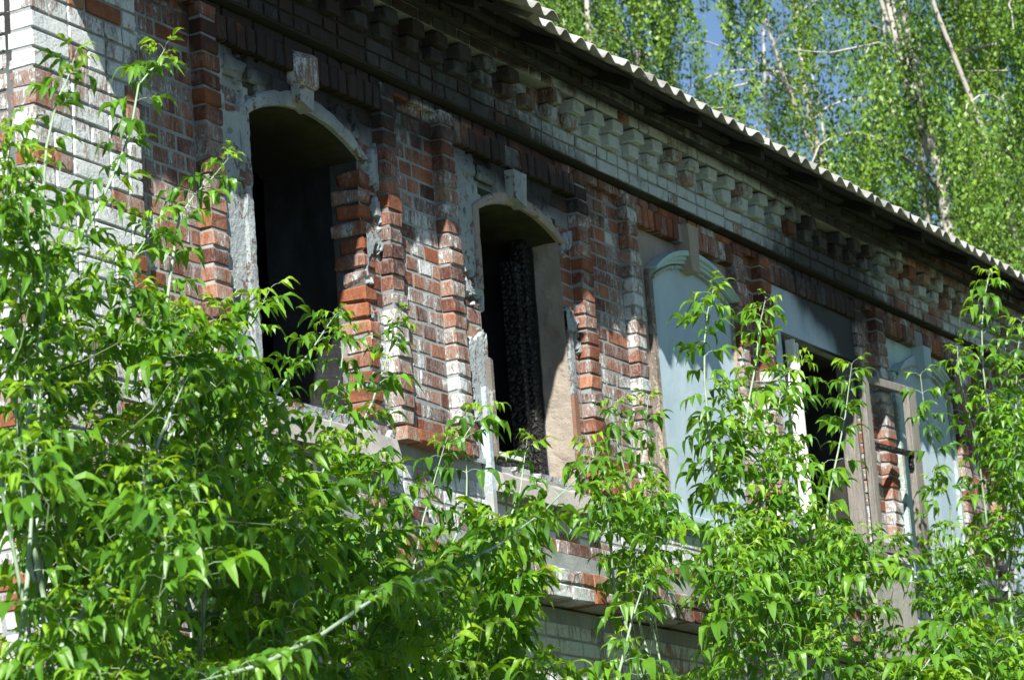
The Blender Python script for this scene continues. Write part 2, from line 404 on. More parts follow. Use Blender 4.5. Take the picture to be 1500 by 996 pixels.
# --- main bricks
courses(bricks, .004, .74, 3.0, 6.62, 0.0, .12, 'corner', zoff=5.739)
courses(bricks, .126, 3.6, 3.0, 6.62, .001, .11, 'side', axis='y', zoff=5.739)
gp = MB(); box(gp, .012, .732, .010, .105, 2.9, 6.60, (.5, .1, .12)); B(gp, 'corner_pilaster_bed', MMORT)
for (a, b) in STRIPS: courses(bricks, a, b, 4.49, 6.15, .10, .2, 'strip', start=1)
for i, (a, b) in enumerate(COLS):
    cbed = MB()
    z = 4.49; kk = 0
    while z < 6.09:
        dx = random.uniform(-.004, .004); dy = random.uniform(-.005, .005); h = P - .012
        add_brick(bricks, a + dx, b + dx, .038 + dy, .16, z + .006, z + P - .005, 'col', .006, .004, w_off=0)
        z += P; kk += 1
    box(cbed, a + .008, b - .008, .047, .12, 4.50, 6.11, soot_shade_attr(.1)); B(cbed, 'column_bed', MMORT)
# pier feet: two corbelled courses under each pier
for (a, b) in [(1.0, 1.43), (2.84, 3.545), (4.87, 5.61), (6.91, 7.435), (8.77, 9.29), (10.53, 11.33), (12.6, 13.43)]:
    courses(bricks, a, b, 4.41, 4.49, .02, .2, 'belt', zoff=4.412, pitch=.076)
# upper plain course between soldier lintels and frieze
courses(bricks, .75, XR, 6.095, 6.154, .062, .16, 'strip', zoff=6.096, pitch=.057)
# frieze: two courses
courses(bricks, .75, XR, 6.154, 6.30, .0, .12, 'frieze', zoff=6.157, pitch=.068, jit=.003)
fb = MB()
grid_face(fb, .75, XR, 6.158, 6.62, .012, soot_shade_attr(.1)); grid_face(fb, .75, XR, 6.158, 6.16, .10, soot_shade_attr(.1))
box(fb, .75, XR, .013, .10, 6.161, 6.615, (.5, .1, .3))
fs_ = MB()  # dark strip: shade under the ledge painted in, plus local soot
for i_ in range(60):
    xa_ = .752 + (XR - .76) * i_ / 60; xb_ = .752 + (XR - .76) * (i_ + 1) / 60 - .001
    box(fs_, xa_, xb_, .006 + random.uniform(0, .006), .10, 6.1545, 6.1625, (.5, .1, min(1, .62 + soot_shade((xa_ + xb_) / 2, 6.2))))
B(fs_, 'ledge_shade_strip', MMORT, kind='stuff')
B(fb, 'frieze_bed', MMORT)
# bands over the dentils
courses(bricks, .0, XR, 6.445, 6.513, -.078, .02, 'frieze', zoff=6.447, pitch=.064)
courses(bricks, .0, XR, 6.510, 6.573, -.13, .02, 'frieze', zoff=6.512, pitch=.059)
courses(bricks, .0, XR, 6.570, 6.63, -.175, .02, 'frieze', zoff=6.572, pitch=.048)
bb = MB()
box(bb, .01, XR, -.070, .011, 6.450, 6.5115, (.5, .2, .3)); box(bb, .01, XR, -.121, .011, 6.5145, 6.571, (.5, .2, .7)); box(bb, .01, XR, -.166, .011, 6.5745, 6.614, (.5, .2, 1.2))  # beds darken band by band, eave shade put into the colour
B(bb, 'cornice_bed', MMORT)

# dentils: header pairs, lower one less proud
pieces = {'dentil': [], 'soldier_brick': []}
x = .06; k = 0
while x < XR - .2:
    jx = random.uniform(-.006, .006)
    if random.random() > .04: add_brick(pieces['dentil'], x + jx, x + jx + .118, -.045 + random.uniform(-.006, .006), .02, 6.302, 6.370, 'frieze', .006, .004)
    if random.random() > .03: add_brick(pieces['dentil'], x + jx + .003, x + jx + .120, -.078 + random.uniform(-.006, .006), .02, 6.375, 6.442, 'frieze', .006, .004)
    x += .243
# wall face between dentils
courses(bricks, .75, XR, 6.296, 6.446, .004, .06, 'frieze', zoff=6.297, pitch=.072)

# soldier lintels
for i, (a, b) in enumerate(NICHES):
    x = a + .002
    key = (a + b) / 2
    while x < b - .03:
        xe = min(x + .079, b)
        if not (abs((x + xe) / 2 - key) < .075 and i not in (3,)):
            add_brick(pieces['soldier_brick'], x, xe - .009, .040 + random.uniform(-.004, .004), .16, 5.985 + random.uniform(-.003, .003), 6.094, 'sold', .005, .003)
        x = xe
    sb = MB(); box(sb, a, b, .052, .12, 5.99, 6.092, soot_shade_attr(.1)); B(sb, 'lintel_bed', MMORT)

# lower zone: wall under the sills, sill band, belt, ground floor wall
courses(bricks, .76, XR, 4.10, 4.40, .100, .2, 'low', zoff=4.10, skip=None)
courses(bricks, .745, XR, 4.02, 4.10, -.03, .12, 'belt', zoff=4.022)
courses(bricks, .745, XR, 3.94, 4.02, -.06, .12, 'belt', zoff=3.944)
courses(bricks, .745, XR, 3.78, 3.94, -.10, .12, 'belt', zoff=3.784, c=.006, jit=.004)
lb = MB(); box(lb, .75, XR, -.020, .10, 4.026, 4.094, (.5, .2, 0)); box(lb, .75, XR, -.050, .10, 3.948, 4.0225, (.5, .2, 0)); box(lb, .75, XR, -.088, .10, 3.79, 3.9445, (.5, .2, 0))
B(lb, 'belt_course_bed', MMORT)
courses(bricks, .75, 12.0, 2.4, 3.77, .06, .16, 'low', zoff=2.46)
for (a, b) in [(1.3, 2.3)]:
    hb = MB(); z = 3.32
    for j in range(4):
        box(hb, a + .1 - j * .05, b - .1 + j * .05, -.02 - j * .025, .06, z + j * .075, z + .07 + j * .075, (.5, .2, .1))
    B(hb, 'window_hood', MLIME)

# emit bricks: the largest 300 singly, the rest joined
bricks.sort(key=lambda q: -q[0])
for area, vs, fs, a in bricks[:295]:
    m_ = MB(); m_.add(vs, fs, a); B(m_, 'brick', MBR)
rest = MB()
for area, vs, fs, a in bricks[295:]: rest.add(vs, fs, a)
B(rest, 'brickwork', MBR, kind='stuff')
for nm, lst in pieces.items():
    for area, vs, fs, a in lst:
        m_ = MB(); m_.add(vs, fs, a); B(m_, nm, MBR)

# ---------------------------------------------------------------- windows
def arch(x0, x1, zs, za, n=20):
    """segmental arch points from left spring to right spring"""
    h = za - zs; c = (x1 - x0) / 2; Rr = (c * c + h * h) / (2 * h); cx = (x0 + x1) / 2; cz = za - Rr; a0 = math.asin(c / Rr)
    return [(cx + Rr * math.sin(t), cz + Rr * math.cos(t)) for t in np.linspace(-a0, a0, n)]
def archz(x, x0, x1, zs, za):
    h = za - zs; c = (x1 - x0) / 2; Rr = (c * c + h * h) / (2 * h); cx = (x0 + x1) / 2
    return za - Rr + math.sqrt(max(0, Rr * Rr - (x - cx) ** 2))

def rough_sheet(mb, x0, x1, z0, z1, ybase, inside, amp, thresh, attr, step=.014, seed=0.0, mat=0):
    """render coat: swells and hollows; where it has fallen it dips behind the brick faces"""
    nx = int((x1 - x0) / step); nz = int((z1 - z0) / step); idx = {}; vs = []; fs = []
    def V(i, j):
        if (i, j) in idx: return idx[(i, j)]
        x = x0 + (x1 - x0) * i / nx; z = z0 + (z1 - z0) * j / nz
        f = mn.fractal(Vector((x * 3.2 + seed, z * 3.2, seed)), .8, 2.1, 6)
        e = mn.fractal(Vector((x * 11 + seed, z * 11, seed * 2)), .9, 2.0, 4)
        y = ybase + .003 * e + .0008 * random.uniform(-1, 1)
        t = thresh(x, z)
        y += amp * min(1, max(0, (f + .22 * e - t) * 16))
        idx[(i, j)] = len(vs); vs.append((x, y, z)); return idx[(i, j)]
    for j in range(nz):
        for i in range(nx):
            xm = x0 + (x1 - x0) * (i + .5) / nx; zm = z0 + (z1 - z0) * (j + .5) / nz
            if inside(xm, zm): fs.append((V(i, j), V(i + 1, j), V(i + 1, j + 1), V(i, j + 1)))
    mb.add(vs, fs, attr, mat)

def reveal(k, name, mats, Ysplit=.22):
    """jambs, soffit and sill of an opening through the thick wall"""
    o = OPEN[k]

def ring(mb, inner, outer, y0, y1, attr, mat=0):
    """band between two open polylines of equal length, in x,z, from y0 (front) to y1"""
    n = len(inner)
    vs = [(p[0], y0, p[1]) for p in inner] + [(p[0], y0, p[1]) for p in outer] + [(p[0], y1, p[1]) for p in inner] + [(p[0], y1, p[1]) for p in outer]
    fs = []
    for i in range(n - 1):
        fs.append((i, i + 1, n + i + 1, n + i)[::-1]); fs.append((2 * n + i, 3 * n + i, 3 * n + i + 1, 2 * n + i + 1)[::-1])
        fs.append((i, 2 * n + i, 2 * n + i + 1, i + 1)[::-1]); fs.append((n + i, n + i + 1, 3 * n + i + 1, 3 * n + i)[::-1])
    fs += [(0, n, 3 * n, 2 * n)[::-1], (n - 1, 3 * n - 1, 4 * n - 1, 2 * n - 1)[::-1]]
    mb.add(vs, fs, attr, mat)

def rough_ring(inner, outer, y0, y1, am, attr, name, mat, parent, cuts=6):
    mb = MB(); n = len(inner)
    rows = []
    for i in range(n):
        rows.append([(inner[i][0] + (outer[i][0] - inner[i][0]) * t, inner[i][1] + (outer[i][1] - inner[i][1]) * t) for t in np.linspace(0, 1, cuts + 1)])
    vs = []; fs = []
    for i in range(n):
        for j, (x, z) in enumerate(rows[i]):
            e = mn.fractal(Vector((x * 13, z * 13, 3)), .9, 2.0, 4)
            ed = .008 * (1 if j in (0, cuts) else 0)
            vs.append((x + .004 * mn.noise(Vector((z * 40, x * 30, 1))), y0 + am * e + ed, z + .004 * mn.noise(Vector((x * 40, z * 30, 7)))))
    for i in range(n - 1):
        for j in range(cuts):
            a = i * (cuts + 1) + j; fs.append((a, a + 1, a + cuts + 2, a + cuts + 1))
    base = len(vs)
    for i in range(n):
        vs.append((rows[i][0][0], y1, rows[i][0][1])); vs.append((rows[i][-1][0], y1, rows[i][-1][1]))
    for i in range(n - 1):
        a = i * (cuts + 1); b_ = (i + 1) * (cuts + 1)
        fs.append((a, b_, base + 2 * (i + 1), base + 2 * i)); fs.append((a + cuts, base + 2 * i + 1, base + 2 * (i + 1) + 1, b_ + cuts))
    fs.append(tuple([j for j in range(cuts + 1)][::-1]) + (base, base + 1))
    l = (n - 1) * (cuts + 1); fs.append(tuple(l + j for j in range(cuts + 1)) + (base + 2 * (n - 1) + 1, base + 2 * (n - 1)))
    mb.add(vs, fs, attr)
    return mb.build(name, mat, parent, smooth=False)

def soffit_fill(x0, x1, zs, za, ztop, y0, y1, parent, mat, name='arch_soffit'):
    A = arch(x0, x1, zs, za, 20); mb = MB(); n = len(A)
    vs = [(p[0], y0, p[1]) for p in A] + [(p[0], y1, p[1]) for p in A] + [(p[0], y0, ztop) for p in A]
    fs = [(i, i + 1, n + i + 1, n + i) for i in range(n - 1)] + [(i, 2 * n + i, 2 * n + i + 1, i + 1) for i in range(n - 1)]
    mb.add(vs, fs, lambda q: (.5, .3, min(1, .15 + (q[1] - .1) * 2.2))); return mb.build(name, mat, parent)  # darker with depth: shade of the recess painted into the soffit

def window_part(name):
    o = bpy.data.objects.new(name, None); C.objects.link(o); o.parent = bld; return o

MOSS = make_plaster('mossy_soffit_render', (.025, .028, .012), (.06, .065, .03), (.012, .012, .01), .95, .01, (.07, .06, .04))
# --- burnt windows 0 and 1
for k in (0, 1):
    a, b = NICHES[k]; x0, x1, z0, zs, za = OPEN[k]
    wp = window_part('burnt_window'); wp['label'] = ('wide empty burnt opening nearest the corner' if k == 0 else 'narrower burnt opening with tan right reveal')
    # bricks of the niche, seen where the render has fallen
    nb = MB(); st = []
    courses(st, a + .002, x0 - .004, 4.41, za + .02, .100, .19, 'strip'); courses(st, x1 + .004, b - .002, 4.41, za + .02, .100, .19, 'strip')
    courses(st, a + .002, b - .002, za + .02, 5.985, .100, .19, 'strip')
    for ar, vs, fs, at_ in st: nb.add(vs, fs, at_)
    nb.build('niche_brickwork', MBR, wp, kind='stuff')
    sh = MB()
    inside = lambda x, z: not (x0 - .005 < x < x1 + .005 and z < archz(x, x0, x1, zs, za) + .01 and z > z0 - .02)
    right = lambda x: 1 / (1 + math.exp(-(x - (x0 + x1) / 2 - .3) * 9))
    th = (lambda x, z: .22 - .50 * right(x)) if k == 0 else (lambda x, z: .18 - .35 * right(x))
    rough_sheet(sh, a + .003, b - .003, 4.42, 5.983, .080, inside, .05, th, soot_shade_attr(.42), seed=3.1 + 5 * k)
    sh.build('niche_render', MLIME, wp)
    # casing band
    A = arch(x0, x1, zs, za, 30); cw = .075 if k == 0 else .06
    Ao = arch(x0 - cw, x1 + cw, zs + .012, za + cw, 30)
    if k == 0:
        inner = [(x0, z) for z in np.linspace(4.5, zs - .02, 50)] + A; outer = [(x0 - cw, z) for z in np.linspace(4.5, zs - .0, 50)] + Ao
    else:
        inner = [(x0, z) for z in np.linspace(5.30, zs - .02, 14)] + A; outer = [(x0 - cw, z) for z in np.linspace(5.30, zs, 14)] + Ao
    cs_ = rough_ring(inner, outer, .068, .099, .008, (lambda q: (.5, .42, min(1, .5 * soot_shade(q[0], q[2])))), 'casing', MLIME if k == 0 else MTAN, wp)
    # reveals: outer part and sooted inner part, soffit, sill
    rv = MB()
    def face(mb, x, y0, y1, z0_, z1_, attr, dirn):
        ny = 5; nz = 60; vs = []; fs = []
        for j in range(nz + 1):
            for i in range(ny + 1):
                y = y0 + (y1 - y0) * i / ny; z = z0_ + (z1_ - z0_) * j / nz
                e = mn.fractal(Vector((y * 9, z * 9, x)), .9, 2, 4); vs.append((x + .010 * e * (1 if 0 < i else .4), y, z))
        for j in range(nz):
            for i in range(ny): q = j * (ny + 1) + i; fs.append((q, q + 1, q + ny + 2, q + ny + 1)[::dirn])
        mb.add(vs, fs, attr)
    if k == 0:
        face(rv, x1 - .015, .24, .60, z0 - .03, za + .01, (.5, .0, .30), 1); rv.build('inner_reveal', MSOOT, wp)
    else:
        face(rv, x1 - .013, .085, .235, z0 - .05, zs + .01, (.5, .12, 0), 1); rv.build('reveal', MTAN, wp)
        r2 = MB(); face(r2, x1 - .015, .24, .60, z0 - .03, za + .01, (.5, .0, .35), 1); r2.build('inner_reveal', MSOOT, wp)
        r4 = MB()   # grey-blue outer strip of the right jamb, painted
        box(r4, x1 + .004, x1 + .05, .072, .10, 4.30, 5.25, (.5, .6, .1)); r4.build('jamb_strip', MLIME, wp)
        r5 = MB(); box(r5, x0 - .10, x0 - .065, .055, .10, 4.14, 4.80, (.5, .55, .1)); r5.build('painted_jamb_strip', MBLUE, wp)
        r6 = MB(); vs, fs = chbox(x0 - .04, x0 - .004, .05, .14, 4.46, 4.95, .006, .004); r6.add(vs, fs, (.5, .6, .2)); r6.build('jamb_board', MCEM, wp)
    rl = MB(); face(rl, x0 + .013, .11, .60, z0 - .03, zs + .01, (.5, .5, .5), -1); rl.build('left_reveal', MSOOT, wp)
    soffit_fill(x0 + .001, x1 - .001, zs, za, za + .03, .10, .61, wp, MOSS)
    # sill
    sm = MB(); vs = []; fs = []
    ns = 14; ys = [-.01, .02, .10, .25, .62]; zz = [4.27, z0 - .10, z0 - .06, z0, z0 + .01]
    for i in range(ns + 1):
        for j, (y, z) in enumerate(zip(ys, zz)):
            x = (x0 - .06) + (x1 + .06 - x0 + .06) * i / ns; e = mn.fractal(Vector((x * 9, y * 9, z * 5 + k)), .9, 2, 4); vs.append((x, y + .006 * e, z + .012 * e))
    for i in range(ns):
        for j in range(4): q = i * 5 + j; fs.append((q, q + 5, q + 6, q + 1))
    fs.append(tuple(range(5))[::1]); fs.append(tuple(range(ns * 5, ns * 5 + 5))[::-1])
    sm.add(vs, fs, (.5, .3, 0)); sm.build('sill', MCEM, wp)
    # keystone, with a proud weathered block above it in window 0
    xm = (a + b) / 2; km = MB()
    prism(km, [(xm - .062, za + .02), (xm + .052, za - .012), (xm + .075, 5.97), (xm - .07, 5.97)], .028, .10, lambda q: (.5, .45, .2)); km.build('keystone', MLIME, wp)
    kt = MB(); vs, fs = chbox(xm - .078, xm + .085, (.005 if k == 0 else .045), .12, (5.925 if k == 0 else 5.99), 6.09, .012, .006)
    kt.add(vs, fs, (.6, .75, .1 if k == 0 else .6)); kt.build('keystone_cap', MBR, wp)

    # raised course over the arch, left half (broken away on the right)
    hm = MB()
    for q in range(3 if k == 0 else 2):
        vs, fs = chbox(a + .10 + q * .19, a + .275 + q * .19, .066 + random.uniform(0, .01), .11, 5.865 - q * .0, 5.94 - .0, .010, .007); hm.add(vs, fs, soot_shade_attr(.4))
    hm.build('hood_course', MLIME, wp)
    # toothed brick ends on the right reveal
    if k == 0:
        z = 4.50; i = 0
        while z < 5.60:
            L = .17 if i % 2 else .13; pr = random.uniform(-.016, .008)
            m_ = MB(); vs, fs = chbox(x1 - .02 - pr, x1 + .09, .082 + random.uniform(0, .012), .085 + L, z + .005, z + P - .006, .009, .006)
            m_.add(vs, fs, (random.uniform(.45, .8), random.uniform(.3, .75), .12)); m_.build('reveal_brick', MBR, wp); z += P; i += 1

# charred frame in window 1, cross bar near the sill
x0, x1, z0, zs, za = OPEN[1]; wf = window_part('charred_frame')
m_ = MB(); vs, fs = chbox(x1 - .10, x1 - .012, .245, .335, z0 + .01, 5.74, .006, .004); m_.add(vs, fs); m_.build('charred_post', MCHAR, wf)
m_ = MB(); vs, fs = chbox(x1 - .16, x1 - .105, .27, .36, z0 + .01, 5.62, .006, .004); m_.add(vs, fs); m_.build('charred_post', MCHAR, wf)
m_ = MB(); vs, fs = chbox(x0 + .02, x1 - .17, .30, .345, z0 + .10, z0 + .125, .004, .002); m_.add(vs, fs); m_.build('charred_bar', MWHT, wf)
m_ = MB(); vs, fs = chbox(x0 + .02, x1 - .17, .27, .37, z0 + .02, z0 + .07, .005, .003); m_.add(vs, fs); m_.build('charred_bar', MCHAR, wf)

# --- blind windows 2, 4, 5, 6
for k in (2, 4, 5, 6):
    a, b = NICHES[k]; wp = window_part('blind_window'); wp['label'] = {2: 'blind window with whole arched moulding and tan keystone', 4: 'blind window with broken moulding and blue keystone', 5: 'blind window half hidden by leaves', 6: 'blind window at the far end'}[k]
    x0, x1 = a + .20, b - .10; zs, za = 5.755, 5.875
    x0 = a + .235; x1 = b - .11 + (.12 if k == 2 else 0) - .02
    x1 = b - .02 if k == 2 else b - .05
    x0 = a + .21
    bp = MB(); grid_face(bp, a + .002, b - .002, 4.395, 5.984, .099, soot_shade_attr(.35)); bp.build('niche_render', MTAN if k == 2 else MMOLD, wp)
    A = arch(x0, x1, zs, za, 30)
    pl = MB(); poly = [(x0, 4.44)] + A + [(x1, 4.44)]
    # panel in a fine grid so soot and swelling can vary
    nx, nz = 40, 60; vs = []; fs = []
    for j in range(nz + 1):
        for i in range(nx + 1):
            x = x0 + (x1 - x0) * i / nx; zt = archz(x, x0, x1, zs, za); z = 4.43 + (zt - 4.43) * j / nz
            vs.append((x, .092 + .0035 * mn.fractal(Vector((x * 4, z * 4, k)), .9, 2, 3), z))
    for j in range(nz):
        for i in range(nx): q = j * (nx + 1) + i; fs.append((q, q + 1, q + nx + 2, q + nx + 1))
    pl.add(vs, fs, (.5, .10, 0)); pl.build('painted_panel', MBLUE, wp, smooth=True)
    # jamb strips
    for (xa, xb) in ((x0 - .055, x0 - .0), (x1 + .0, x1 + .045)):
        if xb > b - .002: xb = b - .003
        if xb - xa > .01:
            js = MB(); vs, fs = chbox(xa, xb, .070, .10, 4.43, zs + .0, .004, .002); js.add(vs, fs, (.5, .55, 0)); js.build('jamb_strip', MTAN if k == 2 else MMOLD, wp)
    # three-stepped arched moulding
    for q, (wi, wo, y) in enumerate(((.0, .020, .052), (.020, .042, .040), (.042, .070, .022))):
        rb = MB(); n = 30
        A1 = arch(x0 + .02 - wi, x1 - .02 + min(wi, .035), zs + .01, za + wi - .0, n); A2 = arch(x0 + .02 - wo, x1 - .02 + min(wo, .038), zs + .01, za + wo, n)
        if k == 4:
            for s_, e_ in ((0, 4), (18, 30)):
                r1 = MB(); ring(r1, A1[s_:e_], A2[s_:e_], y, .098, (.5, .15, 0)); r1.build('moulding', MMOLD, wp)
        else: ring(rb, A1, A2, y, .098, (.5, .15, 0))
        if k != 4: rb.build('moulding', MMOLD, wp)
    xm = (a + b) / 2 + (.03 if k == 2 else .05)
    km = MB(); prism(km, [(xm - .055, 5.835 if k == 2 else 5.80), (xm + .045, 5.825 if k == 2 else 5.79), (xm + .072, 6.093 if k == 2 else 5.99), (xm - .072, 6.093 if k == 2 else 5.99)], .012, .099, (.5, .3, 0))
    km.build('keystone', MTAN if k == 2 else MBLUE, wp)
    if k == 4:
        ks = MB(); prism(ks, [(x0 + .04, 5.76), (xm + .06, 5.83), (xm + .05, 5.90), (xm - .06, 5.94), (x0 + .18, 5.86), (x0 + .06, 5.80)], .074, .091, (.5, .1, 0)); ks.build('patched_render', MBLUE, wp)
    # flaking lip under the arch
    lp = MB(); A1 = arch(x0 + .02, x1 - .02, zs - .02, za - .008, 40)
    inner = [(x, z - .012 - .022 * abs(mn.noise(Vector((x * 14, 2, k))))) for x, z in A1]
    ring(lp, inner, [(x, z + .004) for x, z in A1], .070, .092, (.5, .6, 0)); lp.build('flaking_lip', MMOLD, wp)
    sl_ = MB(); vs, fs = chbox(a + .12, b, .045, .10, 4.385, 4.43, .006, .004); sl_.add(vs, fs, (.5, .2, 0)); sl_.build('sill', MBLUE, wp)

# --- boarded window 3 with open casement
k = 3; a, b = NICHES[3]; x0, x1, z0, zt, _ = OPEN[3]; wp = window_part('boarded_window')
def board(x0_, x1_, y0, y1, z0_, z1_, name, mat, attr, n=24):
    mb = MB(); nx = max(2, int((x1_ - x0_) / .04)); nz = max(2, int((z1_ - z0_) / .03)); 
    vs = [(x0_ + (x1_ - x0_) * i / nx, y0 + .002 * mn.noise(Vector((i * .3, j * .3, 1))), z0_ + (z1_ - z0_) * j / nz) for j in range(nz + 1) for i in range(nx + 1)]
    fs = [(j * (nx + 1) + i, j * (nx + 1) + i + 1, (j + 1) * (nx + 1) + i + 1, (j + 1) * (nx + 1) + i) for j in range(nz) for i in range(nx)]
    mb.add(vs, fs, attr); box(mb, x0_, x1_, y0 + .004, y1, z0_, z1_, attr); return mb.build(name, mat, wp)
board_soot = lambda q: (.5, .05, max(0, min(1, 1.7 * ga(q[0], 8.95, .85) * ga(q[2], 6.05, .26) + 1.0 * ga(q[0], 8.72, .22) * ga(q[2], 5.74, .10) + .55 * ga(q[0], 8.2, .5) * ga(q[2], 6.02, .1))))
board(a + .003, b - .003, .066, .10, zt + .001, 5.983, 'blue_board', MBLUE, board_soot)
board(a + .003, x0, .066, .10, 4.42, zt - .001, 'blue_side_board', MBLUE, (.5, .2, 0))
m_ = MB(); box(m_, x0 + .001, x1 - .001, .16, .60, zt - .02, zt - .002, (.5, .5, .7)); m_.build('head', MDARK, wp)
m_ = MB(); box(m_, x1 - .012, x1 - .001, .18, .62, z0, zt - .021); m_.build('dark_liner', MDARK, wp)  # dark liners added to blacken the lit sides of the opening
m_ = MB(); box(m_, x0 + .001, x0 + .012, .18, .62, z0, zt - .021); m_.build('dark_liner', MDARK, wp)
fr = MB(); vs, fs = chbox(x0 + .004, x0 + .05, .07, .17, z0, zt - .022, .004, .002); fr.add(vs, fs); fr.build('charred_post', MCHAR, wp)
fr = MB(); vs, fs = chbox(x1 - .05, x1 - .004, .07, .17, z0, zt - .022, .004, .002); fr.add(vs, fs); fr.build('frame_post', MGREY, wp)
m_ = MB(); vs, fs = chbox(a + .05, b - .02, -.03, .16, z0 - .05, z0 - .003, .006, .004); m_.add(vs, fs, (.5, .2, 0)); m_.build('sill', MGREY, wp)
m_ = MB(); box(m_, 7.70, 8.78, -.012, .096, 4.105, 4.44, (.5, .1, 0)); m_.build('apron_panel', MCEM, wp)
m_ = MB(); box(m_, 8.20, 8.86, -.14, -.104, 3.80, 4.30, (.5, .1, 0)); m_.build('apron_sheet', MCEM, wp)
# left casement folded out towards the street, seen on its edge: fluted white stile
sL = window_part('open_casement'); sL['label'] = 'white peeling casement swung out on the left'
for q in range(4):
    m_ = MB(); vs, fs = chbox(x0 + .054 + q * .0225, x0 + .0745 + q * .0225, .010 + (q % 2) * .010, .070, z0 + .02, zt - .045 - .008 * q, .003, .0012); m_.add(vs, fs); m_.build('stile_strip', MWHT, sL)
m_ = MB(); vs, fs = chbox(x0 + .185, x0 + .235, .09, .13, z0 + .02, zt - .15, .004, .002); m_.add(vs, fs); m_.build('inner_stile', MGREY, sL)
# right casement, swung flat against the pier
sr = window_part('open_casement'); sr['label'] = 'bare grey wooden casement swung flat over the pier'
hx = x1 - .04
ang = math.atan2(-.10, .86)
sr.location = (hx, .02, 0); sr.rotation_euler = (0, 0, ang)
WD = .70; zb, zt2 = 4.50, 5.62
def sp(name, xa, xb, za_, zb_, mat, y0=-.022, y1=.022, c=.004):
    mb = MB(); vs, fs = chbox(xa, xb, y0, y1, za_, zb_, c, .002); mb.add(vs, fs); return mb.build(name, mat, sr)
sp('stile', 0, .07, zb, zt2, MGREY); sp('stile', WD - .11, WD, zb - .02, zt2 - .01, MGREY)
sp('rail', .072, WD - .112, zt2 - .055, zt2 - .002, MGREY, -.019, .019); sp('rail', .072, WD - .112, zb + .002, zb + .07, MGREY, -.019, .019)
sp('glazing_bar', .072, WD - .112, 5.16, 5.19, MCHAR, -.03, .012); sp('glazing_bar', WD - .135, WD - .113, 5.08, 5.155, MCHAR, -.02, .012)
sp('painted_bead', .072, .085, zb + .07, 5.155, MBLUE, -.016, .012, .002)

# ---------------------------------------------------------------- roof
roof = bpy.data.objects.new('roof', None); C.objects.link(roof); roof.parent = bld
YE, ZE, pitch_a = -.45, 6.48, rad(27)
PW = .162; AMP = .025
def sheet(xs, nw, ycut, lift, tilt=0.0, mat=MROOF):
    """one corrugated sheet, nw waves wide, running from the eave up to the ridge; 6 mm thick"""
    mb = MB(); per = 8; n = int(nw * per); vs = []; fs = []
    rows = [0, .35, 1.0, 2.4, 5.2]
    for t_ in (0, 1):
        for j, d in enumerate(rows):
            for i in range(n + 1):
                x = xs + PW * i / per; ph = 2 * math.pi * i / per
                z0_ = ZE + AMP + AMP * math.sin(ph - 2.2) + lift + tilt * i / n + (.0065 if t_ == 0 else 0)
                dd = d + ycut + ((0.030 * mn.noise(Vector((x * 7, 1, 2))) + .05 * max(0, mn.noise(Vector((x * 1.9, 4, 2))) - .25)) if j == 0 else 0)
                vs.append((x, YE + dd * math.cos(pitch_a), z0_ + dd * math.sin(pitch_a)))
    L = len(rows) * (n + 1)
    for j in range(len(rows) - 1):
        for i in range(n):
            q = j * (n + 1) + i; fs.append((q, q + 1, q + n + 2, q + n + 1)); q += L; fs.append((q, q + n + 1, q + n + 2, q + 1))
    for i in range(n): fs.append((i, L + i, L + i + 1, i + 1))
    for j in range(len(rows) - 1): q = j * (n + 1); fs.append((q, q + n + 1, q + n + 1 + L, q + L)); q += n; fs.append((q, q + L, q + n + 1 + L, q + n + 1))
    mb.add(vs, fs, (.5, 0, 0)); return mb.build('roof_sheet', mat, roof, smooth=True)
x = -.42; q = 0
random.seed(21)
while x < 17.0:
    cut = random.uniform(-.035, .04); lift = random.uniform(-.004, .010)
    if 2.4 < x < 3.3: cut = -.10; lift = .035
    elif 1.2 < x <= 2.4: cut = .05
    sheet(x, 7, cut, lift + (q % 2) * .008, random.uniform(-.01, .01)); x += PW * 6; q += 1
bs = MB()   # back slope
yr = YE + 5.2 * math.cos(pitch_a); zr = ZE + 5.2 * math.sin(pitch_a)
bs.add([(-.42, yr, zr + .04), (17, yr, zr + .04), (17, 10.0, 6.55), (-.42, 10.0, 6.55)], [(0, 3, 2, 1)]); bs.add([(-.42, yr, zr + .05), (17, yr, zr + .05), (17, 10.0, 6.56), (-.42, 10.0, 6.56)], [(0, 1, 2, 3)])
bs.build('roof_slope', MROOF, roof)
# gable infill, rafters, eave boards
gm = MB(); gm.add([(.01, .0, 6.622), (.01, 9.4, 6.622), (.01, yr, zr - .15), (.25, .0, 6.622), (.25, 9.4, 6.622), (.25, yr, zr - .15)], [(0, 2, 1), (3, 4, 5), (0, 3, 5, 2), (1, 2, 5, 4), (0, 1, 4, 3)], (.5, .3, 0)); gm.build('gable_wall', MMORT, roof)
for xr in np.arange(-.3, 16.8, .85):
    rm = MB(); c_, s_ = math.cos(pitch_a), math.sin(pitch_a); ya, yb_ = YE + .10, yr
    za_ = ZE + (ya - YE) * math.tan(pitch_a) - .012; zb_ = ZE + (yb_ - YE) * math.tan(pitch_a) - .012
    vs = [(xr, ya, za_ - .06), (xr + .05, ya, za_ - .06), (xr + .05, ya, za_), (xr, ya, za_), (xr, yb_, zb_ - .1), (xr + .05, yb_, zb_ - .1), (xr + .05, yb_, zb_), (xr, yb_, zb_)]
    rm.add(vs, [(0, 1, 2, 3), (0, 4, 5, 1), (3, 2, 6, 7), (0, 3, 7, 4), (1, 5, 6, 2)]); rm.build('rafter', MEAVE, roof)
eb = MB()
